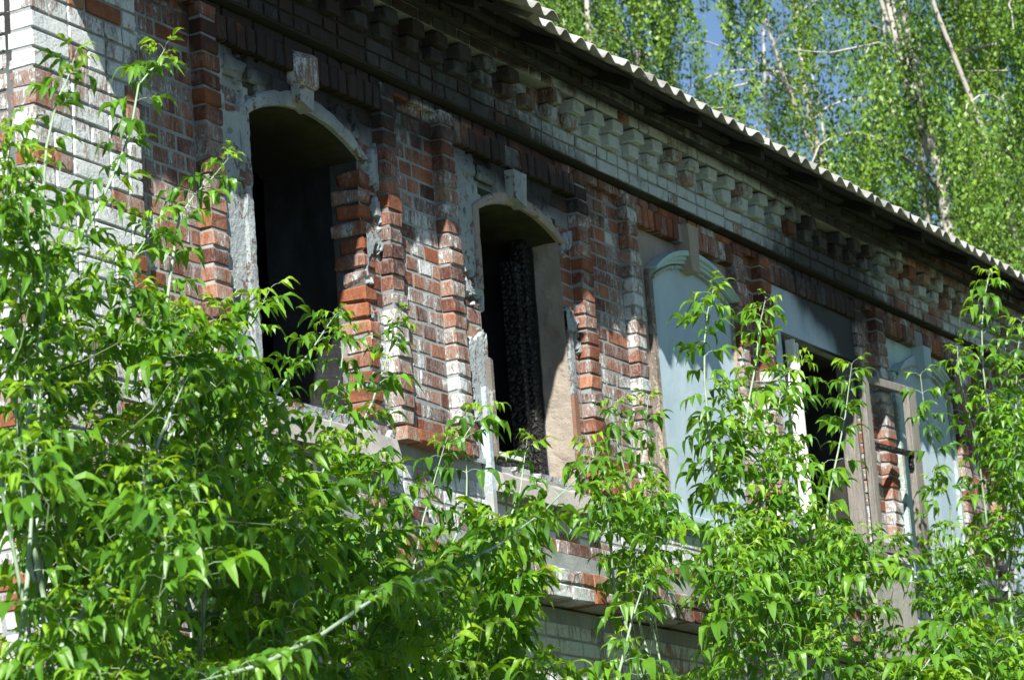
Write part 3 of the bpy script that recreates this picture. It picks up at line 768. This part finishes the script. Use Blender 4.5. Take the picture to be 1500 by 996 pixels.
eb.add([(-.38, YE + .06, ZE + .022), (16.7, YE + .06, ZE + .022), (16.7, -.226, ZE + .022 + .164 * math.tan(pitch_a)), (-.38, -.226, ZE + .022 + .164 * math.tan(pitch_a))], [(0, 3, 2, 1)]); eb.build('eave_board', MEAVE, roof)
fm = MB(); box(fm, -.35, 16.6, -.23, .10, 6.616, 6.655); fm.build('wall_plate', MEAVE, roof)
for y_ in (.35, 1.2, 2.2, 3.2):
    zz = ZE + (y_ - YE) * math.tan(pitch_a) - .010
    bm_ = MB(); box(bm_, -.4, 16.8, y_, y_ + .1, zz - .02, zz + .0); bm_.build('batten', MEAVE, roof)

# ---------------------------------------------------------------- maple saplings
random.seed(11)
def leaflet(mb, base, yaw, L, Wd, droop, fold, young):
    """one drooping, toothed, folded leaflet"""
    p = np.array(base, float); d0 = np.array([math.cos(yaw), math.sin(yaw), .25]); d0 /= np.linalg.norm(d0)
    down = np.array([.30 * math.cos(yaw), .30 * math.sin(yaw), -1.0]); down /= np.linalg.norm(down)
    side = np.array([-math.sin(yaw), math.cos(yaw), random.uniform(-.35, .35)]); ts = [0, .12, .28, .46, .66, .84, 1.0]; ws = [.06, .36, .52, .50, .32, .14, 0.0]
    mids = []; L_ = []; R_ = []
    for i, t in enumerate(ts):
        if i: 
            k = min(1, (t * droop)); dd = d0 * (1 - k) + down * k; dd /= np.linalg.norm(dd); p = p + dd * L * (t - ts[i - 1])
        k = min(1, t * droop); dd = d0 * (1 - k) + down * k; dd /= np.linalg.norm(dd)
        nrm = np.cross(dd, side); nrm /= np.linalg.norm(nrm)
        mids.append(p.copy()); wv = ws[i] * Wd * random.uniform(.85, 1.15)
        tooth = (0, -.01, .05, -.02, .05, .0, 0)[i] * L
        L_.append(p + side * wv + nrm * fold * wv + dd * tooth); R_.append(p - side * wv + nrm * fold * wv + dd * tooth)
    vs = mids + L_[:6] + R_[:6]; fs = []
    for i in range(5): fs.append((i, i + 1, 7 + i + 1, 7 + i)); fs.append((i, 13 + i, 13 + i + 1, i + 1))
    fs.append((5, 6, 12)); fs.append((5, 18, 6))
    r = random.random(); mb.add(vs, fs, (r, young, 0), 0)

def leaf_mesh(n, young):
    mb = MB(); big = 1.0 if young < .5 else .8
    pl = random.uniform(.045, .075)
    pts = [(0, 0, 0), (pl * .6, 0, .012), (pl, 0, .012), (pl + .032, 0, .0), (pl + .06, 0, -.008)]
    tube(mb, pts, .0014, .0009, 3, (.5, .3, 0), 1)
    def lf(i, yaw, s):
        leaflet(mb, pts[i], yaw + random.uniform(-.25, .25), .120 * s * random.uniform(.8, 1.2) * big, .035 * s * big * random.uniform(.85, 1.2), random.uniform(.75, 2.0), random.uniform(.2, .65), young)
    lf(4, 0, 1.1)
    if n >= 3: lf(3, .95, 1.0); lf(3, -.95, 1.0)
    if n >= 5: lf(2, 1.2, .85); lf(2, -1.2, .85)
    return mb
def finish_leaf(mb, name='leaf'):
    o = mb.build(name, [MLEAF, MSTEM], None, smooth=False); me = o.data; bpy.data.objects.remove(o); return me
LEAFMB = [leaf_mesh(n, 0.0) for n in (5, 5, 5, 5, 3, 5, 3, 5)] + [leaf_mesh(n, y) for n, y in ((5, .55), (3, .8), (5, .75), (3, .95))]
LEAFME = [finish_leaf(m_) for m_ in LEAFMB]
LEAFNP = [(np.array(m_.v), m_.f, m_.a, m_.m) for m_ in LEAFMB]

def leaf_mat(p, az_, tilt, roll, s):
    ca, sa = math.cos(az_), math.sin(az_)
    Rm = Matrix.Rotation(az_, 4, 'Z') @ Matrix.Rotation(-tilt, 4, 'Y') @ Matrix.Rotation(roll, 4, 'X')
    return Matrix.Translation(Vector(p)) @ Rm @ Matrix.Scale(s, 4)

FD = .42
class Sapling:
    def __init__(s, name, label, root, group='maple saplings against the wall'):
        s.e = empty(name, (root[0], root[1], 0), label, 'sapling', group); s.root = np.array([root[0], root[1], 0.0])
        s.leaves = []; s.nodes = []; s.stem = MB(); s.twig = MB()
    def leaf(s, p, az_, tip=0.0, sc=1.0):
        ym = random.choice(range(8, 12)) if tip > .5 or random.random() < .05 else random.choice(range(0, 8))
        s.leaves.append((p, leaf_mat(p, az_, random.uniform(-.25, .55) + .35 * tip, random.uniform(-.4, .4), sc), ym))
    def shoot(s, pts, r=.007, spacing=.10, bare=0.0, main=True, leafy=1.0, tipsize=.68, maxs=1.0, ground=True):
        """pts from tip down"""
        pts = [np.array(p, float) for p in pts]
        # resample
        seg = []; d = 0; k = random.uniform(0, 3.14); acc = .012; length = 0
        for a, b in zip(pts[:-1], pts[1:]):
            l = np.linalg.norm(b - a); u = 0
            while acc <= u + l + 1e-9 and acc > u - 1e-9 and acc - u <= l:
                p = a + (b - a) * ((acc - u) / l); dist = length + (acc - u)
                f = min(1, dist / .30); sp = spacing * (.35 + .65 * f)
                if random.random() < leafy and dist > -1:
                    tip = 1 - min(1, dist / .13); sc = (tipsize + (1 - tipsize) * f) * maxs * random.uniform(.7, 1.15)
                    s.leaf(p, k, tip, sc); s.leaf(p, k + math.pi + random.uniform(-.3, .3), tip, sc)
                k += math.pi / 2 + random.uniform(-.3, .3)
                s.nodes.append(p); acc += sp * random.uniform(.85, 1.2)
            acc -= l; length += l
            if acc < 0: acc = 0
        if main and ground:
            last = pts[-1]; g1 = last * .5 + s.root * .5; g1[0] += random.uniform(-.1, .1)
            r *= .8; pts = pts + [g1, s.root + np.array([random.uniform(-.1, .1), random.uniform(-.08, .08), 0])]
        n = len(pts)
        tube(s.stem if main else s.twig, pts, r * .3, r * (2.0 if main else 1.0), 6 if main else 4)
        s.trunk = getattr(s, 'trunk', [])
        if main:
            for a, b in zip(pts[:-1], pts[1:]):
                for t in np.linspace(0, 1, max(2, int(np.linalg.norm(b - a) / .15))): s.trunk.append(a + (b - a) * t)
    def twig_at(s, p, L, lean=None, maxs=1.0, leafy=1.0, young=.5):
        p = np.array(p, float); tr = np.array(s.trunk)
        base_d = np.array([random.gauss(0, .45), random.gauss(0, .45), 1.0]) if lean is None else np.array(lean, float) + np.array([random.gauss(0, .2), random.gauss(0, .2), random.gauss(0, .1)])
        base_d /= np.linalg.norm(base_d); q = p - base_d * L; q2 = p - base_d * L * .5 + np.array([random.gauss(0, .02), random.gauss(0, .02), 0])
        dd = np.linalg.norm(tr - (q - np.array([0, 0, .35])), axis=1); j = tr[int(np.argmin(dd))]
        mid = (q + j) * .5 + np.array([0, 0, -.05])
        s.shoot([p, q2, q], .0022, .072, main=False, maxs=maxs, leafy=leafy, tipsize=young)
        tube(s.twig, [q, mid * .4 + q * .6 + np.array([0, 0, -.04]), mid, j], .0022, .004, 4)
    def fill(s, poly, n, Y, L=(.22, .45), maxs=1.0, lean=None, young=.6, fd=None):
        n = int(n * (fd or FD) + .5); us = [q[0] for q in poly]; vs_ = [q[1] for q in poly]; c = 0; tries = 0
        while c < n and tries < 20000:
            tries += 1; u = random.uniform(min(us), max(us)); v = random.uniform(min(vs_), max(vs_))
            ins = False; j = len(poly) - 1
            for i in range(len(poly)):
                if (poly[i][1] > v) != (poly[j][1] > v) and u < (poly[j][0] - poly[i][0]) * (v - poly[i][1]) / (poly[j][1] - poly[i][1]) + poly[i][0]: ins = not ins
                j = i
            if not ins: continue
            s.twig_at(at(u, v, random.uniform(*Y)), random.uniform(*L), lean, maxs, young=young); c += 1
    def done(s, limit=290):
        inv = s.e.location
        T = Matrix.Translation(-Vector(s.e.location))
        for mb_, nm, mt in ((s.stem, 'stem', MSTEM), (s.twig, 'twigs', MGTWIG)):
            if not mb_.v: continue
            mb_.v = [(a - inv.x, b - inv.y, c - inv.z) for a, b, c in mb_.v]
            mb_.build(nm, mt, s.e, smooth=True, kind=None if nm == 'stem' else 'stuff')
        def imp(l):
            u, v, d = px(l[0]); return (0 if -30 < u < 1530 and -30 < v < 1030 else 1, d - l[1].to_scale()[0] * 5)
        s.leaves.sort(key=imp)
        for p, Mx, k in s.leaves[:limit]:
            o = bpy.data.objects.new('leaf', LEAFME[k]); C.objects.link(o); o.parent = s.e; o.matrix_local = T @ Mx
        if len(s.leaves) > limit:
            mb_ = MB()
            for p, Mx, k in s.leaves[limit:]:
                A, F, At, Mm = LEAFNP[k]; MM = np.array(T @ Mx); V = A @ MM[:3, :3].T + MM[:3, 3]; n = len(mb_.v)
                r = random.random()
                mb_.v.extend(map(tuple, V.tolist())); mb_.f.extend([tuple(i + n for i in f) for f in F]); mb_.a.extend([(min(1, .3 * a[0] + .7 * r), a[1], 0) for a in At]); mb_.m.extend(Mm)
            mb_.build('foliage', [MLEAF, MSTEM], s.e, kind='stuff')

def P3(lst, Y): 
    out = []
    for q in lst: out.append(at(q[0], q[1], Y if len(q) == 2 else q[2]))
    return out
G_ = 'maple saplings against the wall'
# 1 corner sapling, pale stem leaning right
s = Sapling('maple_sapling', 'tall maple sapling with a pale bare stem in front of the whitewashed corner', (-.6, -.9))
s.shoot(P3([(242, 72), (228, 95), (203, 125), (192, 190), (172, 245), (150, 290), (122, 345), (100, 400), (62, 480), (38, 560), (20, 700)], -.55), .0085, .11, maxs=.85)
s.shoot(P3([(112, 75), (98, 120), (84, 145), (68, 215), (62, 300), (70, 400), (60, 480), (30, 700)], -.8), .007, .10, maxs=.8)
s.shoot(P3([(20, 170), (12, 240), (5, 330), (-10, 420), (-20, 600)], -.9), .006, .10, maxs=.9)
s.shoot(P3([(48, 225), (35, 300), (30, 400), (10, 520)], -.7), .006, .11, maxs=.9)
s.fill([(0, 330), (60, 300), (120, 330), (150, 360), (225, 380), (245, 620), (0, 640)], 34, (-1.1, -.35), maxs=.95)
s.fill([(0, 150), (40, 130), (60, 330), (0, 330)], 6, (-1.0, -.5), maxs=.8)
s.done()
# 2 sapling in front of the recess left of window 1
s = Sapling('maple_sapling', 'bushy maple sapling filling the recess left of the first burnt window', (.9, -.8))
s.shoot(P3([(335, 232), (310, 262), (285, 285), (262, 320), (250, 400), (235, 520), (225, 700)], -.45), .007, .11, maxs=.95)
s.shoot(P3([(395, 425), (370, 470), (340, 520), (310, 600), (290, 720)], -.6), .007, .11)
s.shoot(P3([(232, 318), (215, 350), (180, 400), (160, 470), (150, 600)], -.6), .006, .11)
s.fill([(230, 385), (310, 310), (330, 400), (355, 490), (385, 570), (370, 640), (220, 640)], 30, (-1.0, -.3))
s.done()
# 3 dense bottom left
s = Sapling('maple_sapling', 'dense dark thicket of maple stems in the bottom left corner', (-.2, -1.6))
s.shoot(P3([(270, 560), (235, 640), (200, 740), (150, 850), (60, 996)], -1.1), .012, .12)
s.shoot(P3([(60, 560), (50, 700), (40, 850), (20, 1020)], -1.2), .010, .12)
s.fill([(0, 600), (430, 600), (420, 996), (0, 996)], 62, (-1.7, -.35), maxs=1.1, fd=.62)
s.done()
s = Sapling('maple_sapling', 'shaded maple growth low in front of the ground floor wall at left', (.9, -1.7))
s.shoot(P3([(330, 620), (320, 740), (300, 860), (290, 1020)], -1.0), .011, .12)
s.fill([(180, 640), (470, 640), (520, 996), (100, 996)], 50, (-1.7, -.35), maxs=1.1)
s.done()
# 4 in front of window 1 right jamb
s = Sapling('maple_sapling', 'maple sapling with two slender shoots rising before the first burnt window', (1.9, -1.0))
s.shoot(P3([(492, 460), (478, 480), (455, 515), (428, 545), (395, 590), (370, 650), (340, 760)], -.55), .007, .105, maxs=.9)
s.shoot(P3([(505, 478), (502, 520), (497, 560), (480, 640), (470, 720), (440, 860)], -.45), .006, .11, maxs=.9)
s.shoot(P3([(590, 462), (575, 500), (560, 545), (545, 590), (515, 650), (500, 740)], -.35), .006, .12, maxs=.85)
s.fill([(400, 650), (470, 610), (560, 650), (580, 720), (560, 800), (420, 800)], 22, (-1.1, -.35))
s.fill([(400, 780), (570, 780), (560, 996), (400, 996)], 22, (-1.5, -.4), maxs=1.05)
s.done()
# 5 arching branch with lime leaves, centre bottom
s = Sapling('maple_sapling', 'lime green maple with a long pale branch arching up to the right at bottom centre', (.6, -2.0))
s.shoot(P3([(880, 660, -1.5), (845, 700, -1.55), (795, 750, -1.6), (730, 798, -1.65), (640, 845, -1.7), (560, 868, -1.75), (470, 930, -1.8), (380, 975, -1.85), (280, 1000, -1.9)], -1), .0075, .10, leafy=.65, maxs=.78)
s.shoot(P3([(712, 590), (680, 640), (684, 700), (683, 745), (650, 830), (600, 930)], -.6), .006, .14, maxs=.95)
s.shoot(P3([(772, 645), (767, 680), (762, 720), (735, 790), (700, 880)], -.6), .006, .13, maxs=.9)
s.shoot(P3([(655, 640), (640, 690), (620, 760), (600, 860)], -.7), .005, .13, maxs=.9)
s.fill([(660, 740), (760, 720), (850, 690), (885, 760), (860, 860), (850, 996), (560, 996), (560, 880)], 54, (-1.4, -.4), maxs=1.05, lean=(.45, -.1, .75), young=.9)
s.done()
s = Sapling('maple_sapling', 'low leafy maple between the two burnt windows and the belt course', (2.6, -1.3))
s.shoot(P3([(560, 690), (555, 760), (540, 860), (530, 990)], -.8), .007, .12)
s.fill([(440, 720), (540, 680), (600, 760), (640, 850), (640, 996), (440, 996)], 28, (-1.3, -.35), maxs=1.0, young=.8)
s.done()
# 6 pier between window 2 and blind window 3
s = Sapling('maple_sapling', 'round topped maple sapling before the pier right of the second burnt window', (4.6, -1.0))
s.shoot(P3([(905, 585), (900, 630), (915, 690), (925, 760), (920, 850)], -.5), .006, .10, maxs=.9)
s.shoot(P3([(950, 580), (945, 630), (955, 700), (950, 780), (945, 880)], -.4), .006, .10, maxs=.9)
s.shoot(P3([(862, 640), (875, 690), (890, 760), (900, 860)], -.6), .006, .11, maxs=.9)
s.fill([(865, 690), (960, 680), (980, 770), (930, 790), (880, 760)], 20, (-1.0, -.35), maxs=.95)
s.done()
s = Sapling('maple_sapling', 'single pale shoot rising from the bottom edge below the belt course', (3.5, -1.5))
s.shoot(P3([(950, 845), (938, 870), (925, 910), (913, 960), (900, 1010), (880, 1080)], -1.0), .008, .12, maxs=1.05)
s.fill([(890, 900), (960, 910), (970, 996), (880, 996)], 4, (-1.2, -.6), maxs=1.0)
s.done()
# 7 large dark green sapling in front of the blind blue window
s = Sapling('maple_sapling', 'large dark green maple sapling covering the lower half of the tall blue blind window', (5.6, -1.2))
s.shoot(P3([(1045, 422), (1036, 460), (1032, 500), (1032, 560), (1040, 640), (1048, 740), (1055, 860)], -.6), .008, .10, maxs=.95)
s.shoot(P3([(1122, 435), (1112, 480), (1108, 530), (1098, 580), (1085, 680), (1075, 800)], -.5), .007, .10, maxs=.95)
s.shoot(P3([(1150, 540), (1140, 600), (1125, 700), (1100, 820)], -.5), .006, .11)
s.fill([(1020, 560), (1060, 540), (1140, 600), (1170, 720), (1170, 830), (1040, 860), (1020, 780)], 44, (-1.0, -.3))
s.fill([(1010, 760), (1230, 740), (1240, 996), (1010, 996)], 60, (-1.3, -.3), maxs=1.0)
s.done()
s = Sapling('maple_sapling', 'thin maple shoots in front of the open grey casement', (7.3, -1.2))
s.shoot(P3([(1248, 532), (1243, 570), (1238, 610), (1228, 660), (1215, 720), (1205, 830)], -.5), .006, .10, maxs=.95)
s.shoot(P3([(1175, 520), (1168, 560), (1160, 620), (1155, 700), (1150, 800)], -.45), .006, .11, maxs=.9)
s.fill([(1150, 700), (1200, 690), (1240, 740), (1310, 770), (1320, 830), (1290, 880), (1160, 880)], 26, (-.9, -.3), maxs=.95)
s.fill([(1240, 820), (1400, 830), (1400, 996), (1250, 996)], 22, (-.9, -.3), maxs=.95)
s.done()
# 8 narrow shoots before the second blue blind window
s = Sapling('maple_sapling', 'narrow maple shoots on the face of the second blue blind window', (8.6, -.9))
s.shoot(P3([(1348, 548), (1353, 590), (1362, 630), (1375, 680), (1392, 740), (1400, 850)], -.4), .006, .12, maxs=.9, leafy=.75)
s.shoot(P3([(1370, 690), (1368, 740), (1372, 800), (1380, 900)], -.4), .005, .10, maxs=.8)
s.fill([(1360, 770), (1400, 760), (1420, 850), (1360, 880)], 8, (-.6, -.3), maxs=.85)
s.done()
# 9 right edge
s = Sapling('maple_sapling', 'tallest maple at the right edge with a white stem reaching the cornice', (9.3, -1.0))
s.shoot(P3([(1450, 398), (1443, 430), (1438, 480), (1440, 540), (1448, 600), (1462, 680), (1475, 780), (1480, 900)], -.6), .008, .10, maxs=1.0)
s.shoot(P3([(1402, 508), (1405, 550), (1420, 610), (1435, 680), (1450, 800)], -.5), .007, .11, maxs=.95)
s.shoot(P3([(1497, 470), (1490, 520), (1488, 600), (1492, 720)], -.6), .007, .10)
s.fill([(1430, 580), (1450, 470), (1500, 490), (1500, 800), (1435, 800)], 42, (-1.0, -.3), maxs=.9)
s.fill([(1390, 760), (1510, 760), (1510, 930), (1400, 930)], 26, (-1.0, -.3), maxs=.9)
s.done()
s = Sapling('maple_sapling', 'yellow green leaning maple tips in the bottom right corner', (7.2, -1.9))
s.shoot(P3([(1420, 880), (1380, 940), (1330, 1010)], -1.3), .007, .10, maxs=1.1)
s.fill([(1390, 900), (1510, 880), (1510, 1000), (1340, 1000)], 24, (-1.6, -.9), maxs=1.1, young=.9, lean=(.5, -.1, .7))
s.done()

# ---------------------------------------------------------------- birches behind the building
random.seed(5)
def ray_xy(u, v, dist):
    d = W @ np.array([u - 750.0, v - 498.0, FOC]); d /= np.linalg.norm(d[:2]); return CAM + d * dist
def birch(u, dist, H, label, seed, crown_r=2.6, nstr=230, lo=8.5, lean=0.0):
    rnd = random.Random(seed); p = ray_xy(u, 200, dist); x0, y0 = p[0], p[1]
    e = empty('birch_tree', (x0, y0, 0), label, 'tree', 'birches behind the roof')
    tr = MB(); pts = []
    for i in range(12):
        t = i / 11; pts.append((lean * t * H + .45 * math.sin(t * 7 + seed) + .18 * math.sin(t * 19 + seed * 3), .35 * math.sin(t * 6 + seed * 2), t * H))
    tube(tr, pts, .08, .015, 9); tr.build('trunk', MBARK, e, smooth=True)
    br = MB(); leaves_v = []; leaves_a = []; strands = []
    def pt(z):
        t = min(.999, z / H) * 11; i = int(t); f = t - i; return np.array(pts[i]) * (1 - f) + np.array(pts[i + 1]) * f
    limbs = []
    for fz, fs in ((.42, 1), (.55, -1)):      # forks
        b0 = pt(H * fz); q = [b0 + np.array([fs * .18 * j + .22 * math.sin(j * 1.3 + seed), .12 * j, .85 * j]) for j in range(8)]
        tube(br, q, .032, .008, 6); limbs.append(q)
    for i in range(30):
        z = rnd.uniform(5.5, H * .93); a = rnd.uniform(0, 2 * math.pi); L = crown_r * rnd.uniform(.6, 1.15) * (1.15 - .55 * z / H)
        b0 = pt(z); q = [b0]; d = np.array([math.cos(a), math.sin(a), rnd.uniform(.7, 1.5)]); d /= np.linalg.norm(d)
        for j in range(7):
            d = d + np.array([rnd.gauss(0, .14), rnd.gauss(0, .14), -.22]); d /= np.linalg.norm(d); q.append(q[-1] + d * L / 5.5)
        tube(br, q, .034 * (1.2 - z / H), .006, 5); limbs.append(q)
        if rnd.random() < .55:   # a bare grey side branch
            k = rnd.randrange(2, 6); dd = np.array([rnd.gauss(0, 1), rnd.gauss(0, 1), rnd.uniform(-.1, .9)]); dd /= np.linalg.norm(dd)
            tube(br, [q[k], q[k] + dd * .5, q[k] + dd * 1.0 + np.array([rnd.gauss(0, .15), rnd.gauss(0, .15), rnd.gauss(0, .15)])], .010, .003, 4)
    br.build('branches', MBARK, e, smooth=True)
    tw = MB()
    for i in range(nstr):
        q = rnd.choice(limbs); k = rnd.choice((2.4, 3.6, 4.7, 5.8, 6.7)) + rnd.gauss(0, .12); i0 = int(k); f = k - i0; b = q[i0] * (1 - f) + q[min(7, i0 + 1)] * f
        b = b + np.array([rnd.gauss(0, .13), rnd.gauss(0, .13), rnd.uniform(-.1, .2)]); L = rnd.uniform(.8, 2.6)
        dx, dy = rnd.gauss(0, .10), rnd.gauss(0, .10)
        if b[2] < lo - .5: continue
        P_ = [b + np.array([dx * L * t, dy * L * t, -L * t]) for t in (0, .33, .66, 1)]
        strands.append((b, dx, dy, L)); 
        if i % 3 == 0: tube(tw, P_, .004, .002, 3)
    tw.build('hanging_twigs', MTWIG, e, kind='stuff')
    N_ = 240; allv = []; alla = []
    rg = np.random.default_rng(seed)
    for (b, dx, dy, L) in strands:
        n = int(N_ * L / 1.5 * 1.15); t = rg.random(n) ** .9; spread = .035 + .10 * (1 - t) ** 2
        c = np.stack([b[0] + dx * L * t, b[1] + dy * L * t, b[2] - L * t], 1) + rg.normal(0, 1, (n, 3)) * spread[:, None] * np.array([1, 1, .5]) + .05 * np.stack([np.sin(t * L * 9 + b[0] * 7), np.cos(t * L * 8 + b[1] * 5), t * 0], 1)
        # leaf diamonds hanging, random facing
        a = rg.random(n) * 6.283; tl = rg.normal(0, .5, n); s_ = rg.uniform(.015, .025, n)
        dn = np.stack([np.sin(tl) * np.cos(a), np.sin(tl) * np.sin(a), -np.cos(tl)], 1); sd = np.stack([-np.sin(a + rg.normal(0, .8, n)), np.cos(a), rg.normal(0, .3, n)], 1)
        v = np.stack([c - dn * s_[:, None], c + sd * s_[:, None] * .8, c + dn * s_[:, None] * 1.15, c - sd * s_[:, None] * .8], 1)
        allv.append(v.reshape(-1, 3)); alla.append(np.repeat(np.clip(rg.random(n) * .4 + rg.random() * .9 - .15, 0, 1), 4))
    V = np.concatenate(allv); A = np.concatenate(alla); nq = len(V) // 4
    me = bpy.data.meshes.new('crown'); me.vertices.add(len(V)); me.vertices.foreach_set('co', V.astype(np.float32).ravel())
    me.loops.add(len(V)); me.loops.foreach_set('vertex_index', np.arange(len(V), dtype=np.int32)); me.polygons.add(nq)
    me.polygons.foreach_set('loop_start', np.arange(nq, dtype=np.int32) * 4); me.update(calc_edges=True)
    ca = me.color_attributes.new('bk', 'FLOAT_COLOR', 'POINT'); cc = np.zeros((len(V), 4), np.float32); cc[:, 0] = A; cc[:, 3] = 1; ca.data.foreach_set('color', cc.ravel())
    me.materials.append(MBLEAF); o = bpy.data.objects.new('crown', me); C.objects.link(o); o.parent = e; o['kind'] = 'stuff'
birch(820, 33, 15.5, 'leftmost birch, low leafy crown just above the broken eave', 3, 2.6, 330)
birch(975, 36, 18, 'birch with pale forked limbs left of the widest gap of sky', 8, 1.9, 270)
birch(1215, 38, 20, 'tall birch right of the sky gap over the middle of the roof', 14, 2.0, 220)
birch(1310, 31, 18, 'nearest birch with two white trunks showing through its crown', 23, 2.3, 300)
birch(1375, 36, 21, 'dark birch with long hanging strands behind the nearest one', 31, 2.4, 260)
birch(1480, 30, 15, 'rightmost birch with thick grey trunk leaning out at the frame edge', 44, 2.2, 280, lean=.03)
birch(1130, 42, 15.5, 'far low birch filling in under the sky gap', 52, 2.2, 60)

# unseen maple added to shade the lower left, its low bough above the frame
random.seed(77)
s = Sapling('shade_maple', 'unseen maple added left of the building, its low bough shading the lower left growth', (-5.2, -.4), 'unseen maples added for shade')
s.e['category'] = 'tree'
bough = [(-1.6, -2.4, 6.1), (-2.3, -2.2, 5.9), (-3.2, -1.9, 5.5), (-4.2, -1.0, 4.6), (-5.0, -.5, 3.4)]
s.shoot(bough, .03, .12)
c = 0
while c < 75:
    p = (random.uniform(-3.5, -1.5), random.uniform(-2.9, -2.0), random.uniform(5.5, 6.35)); u, v, d = px(p)
    if v > -160 and u > -60: continue
    s.twig_at(p, random.uniform(.2, .4)); c += 1
s.leaves = [l for l in s.leaves if not (px(l[0])[0] > -45 and px(l[0])[1] > -85)]
s.done()
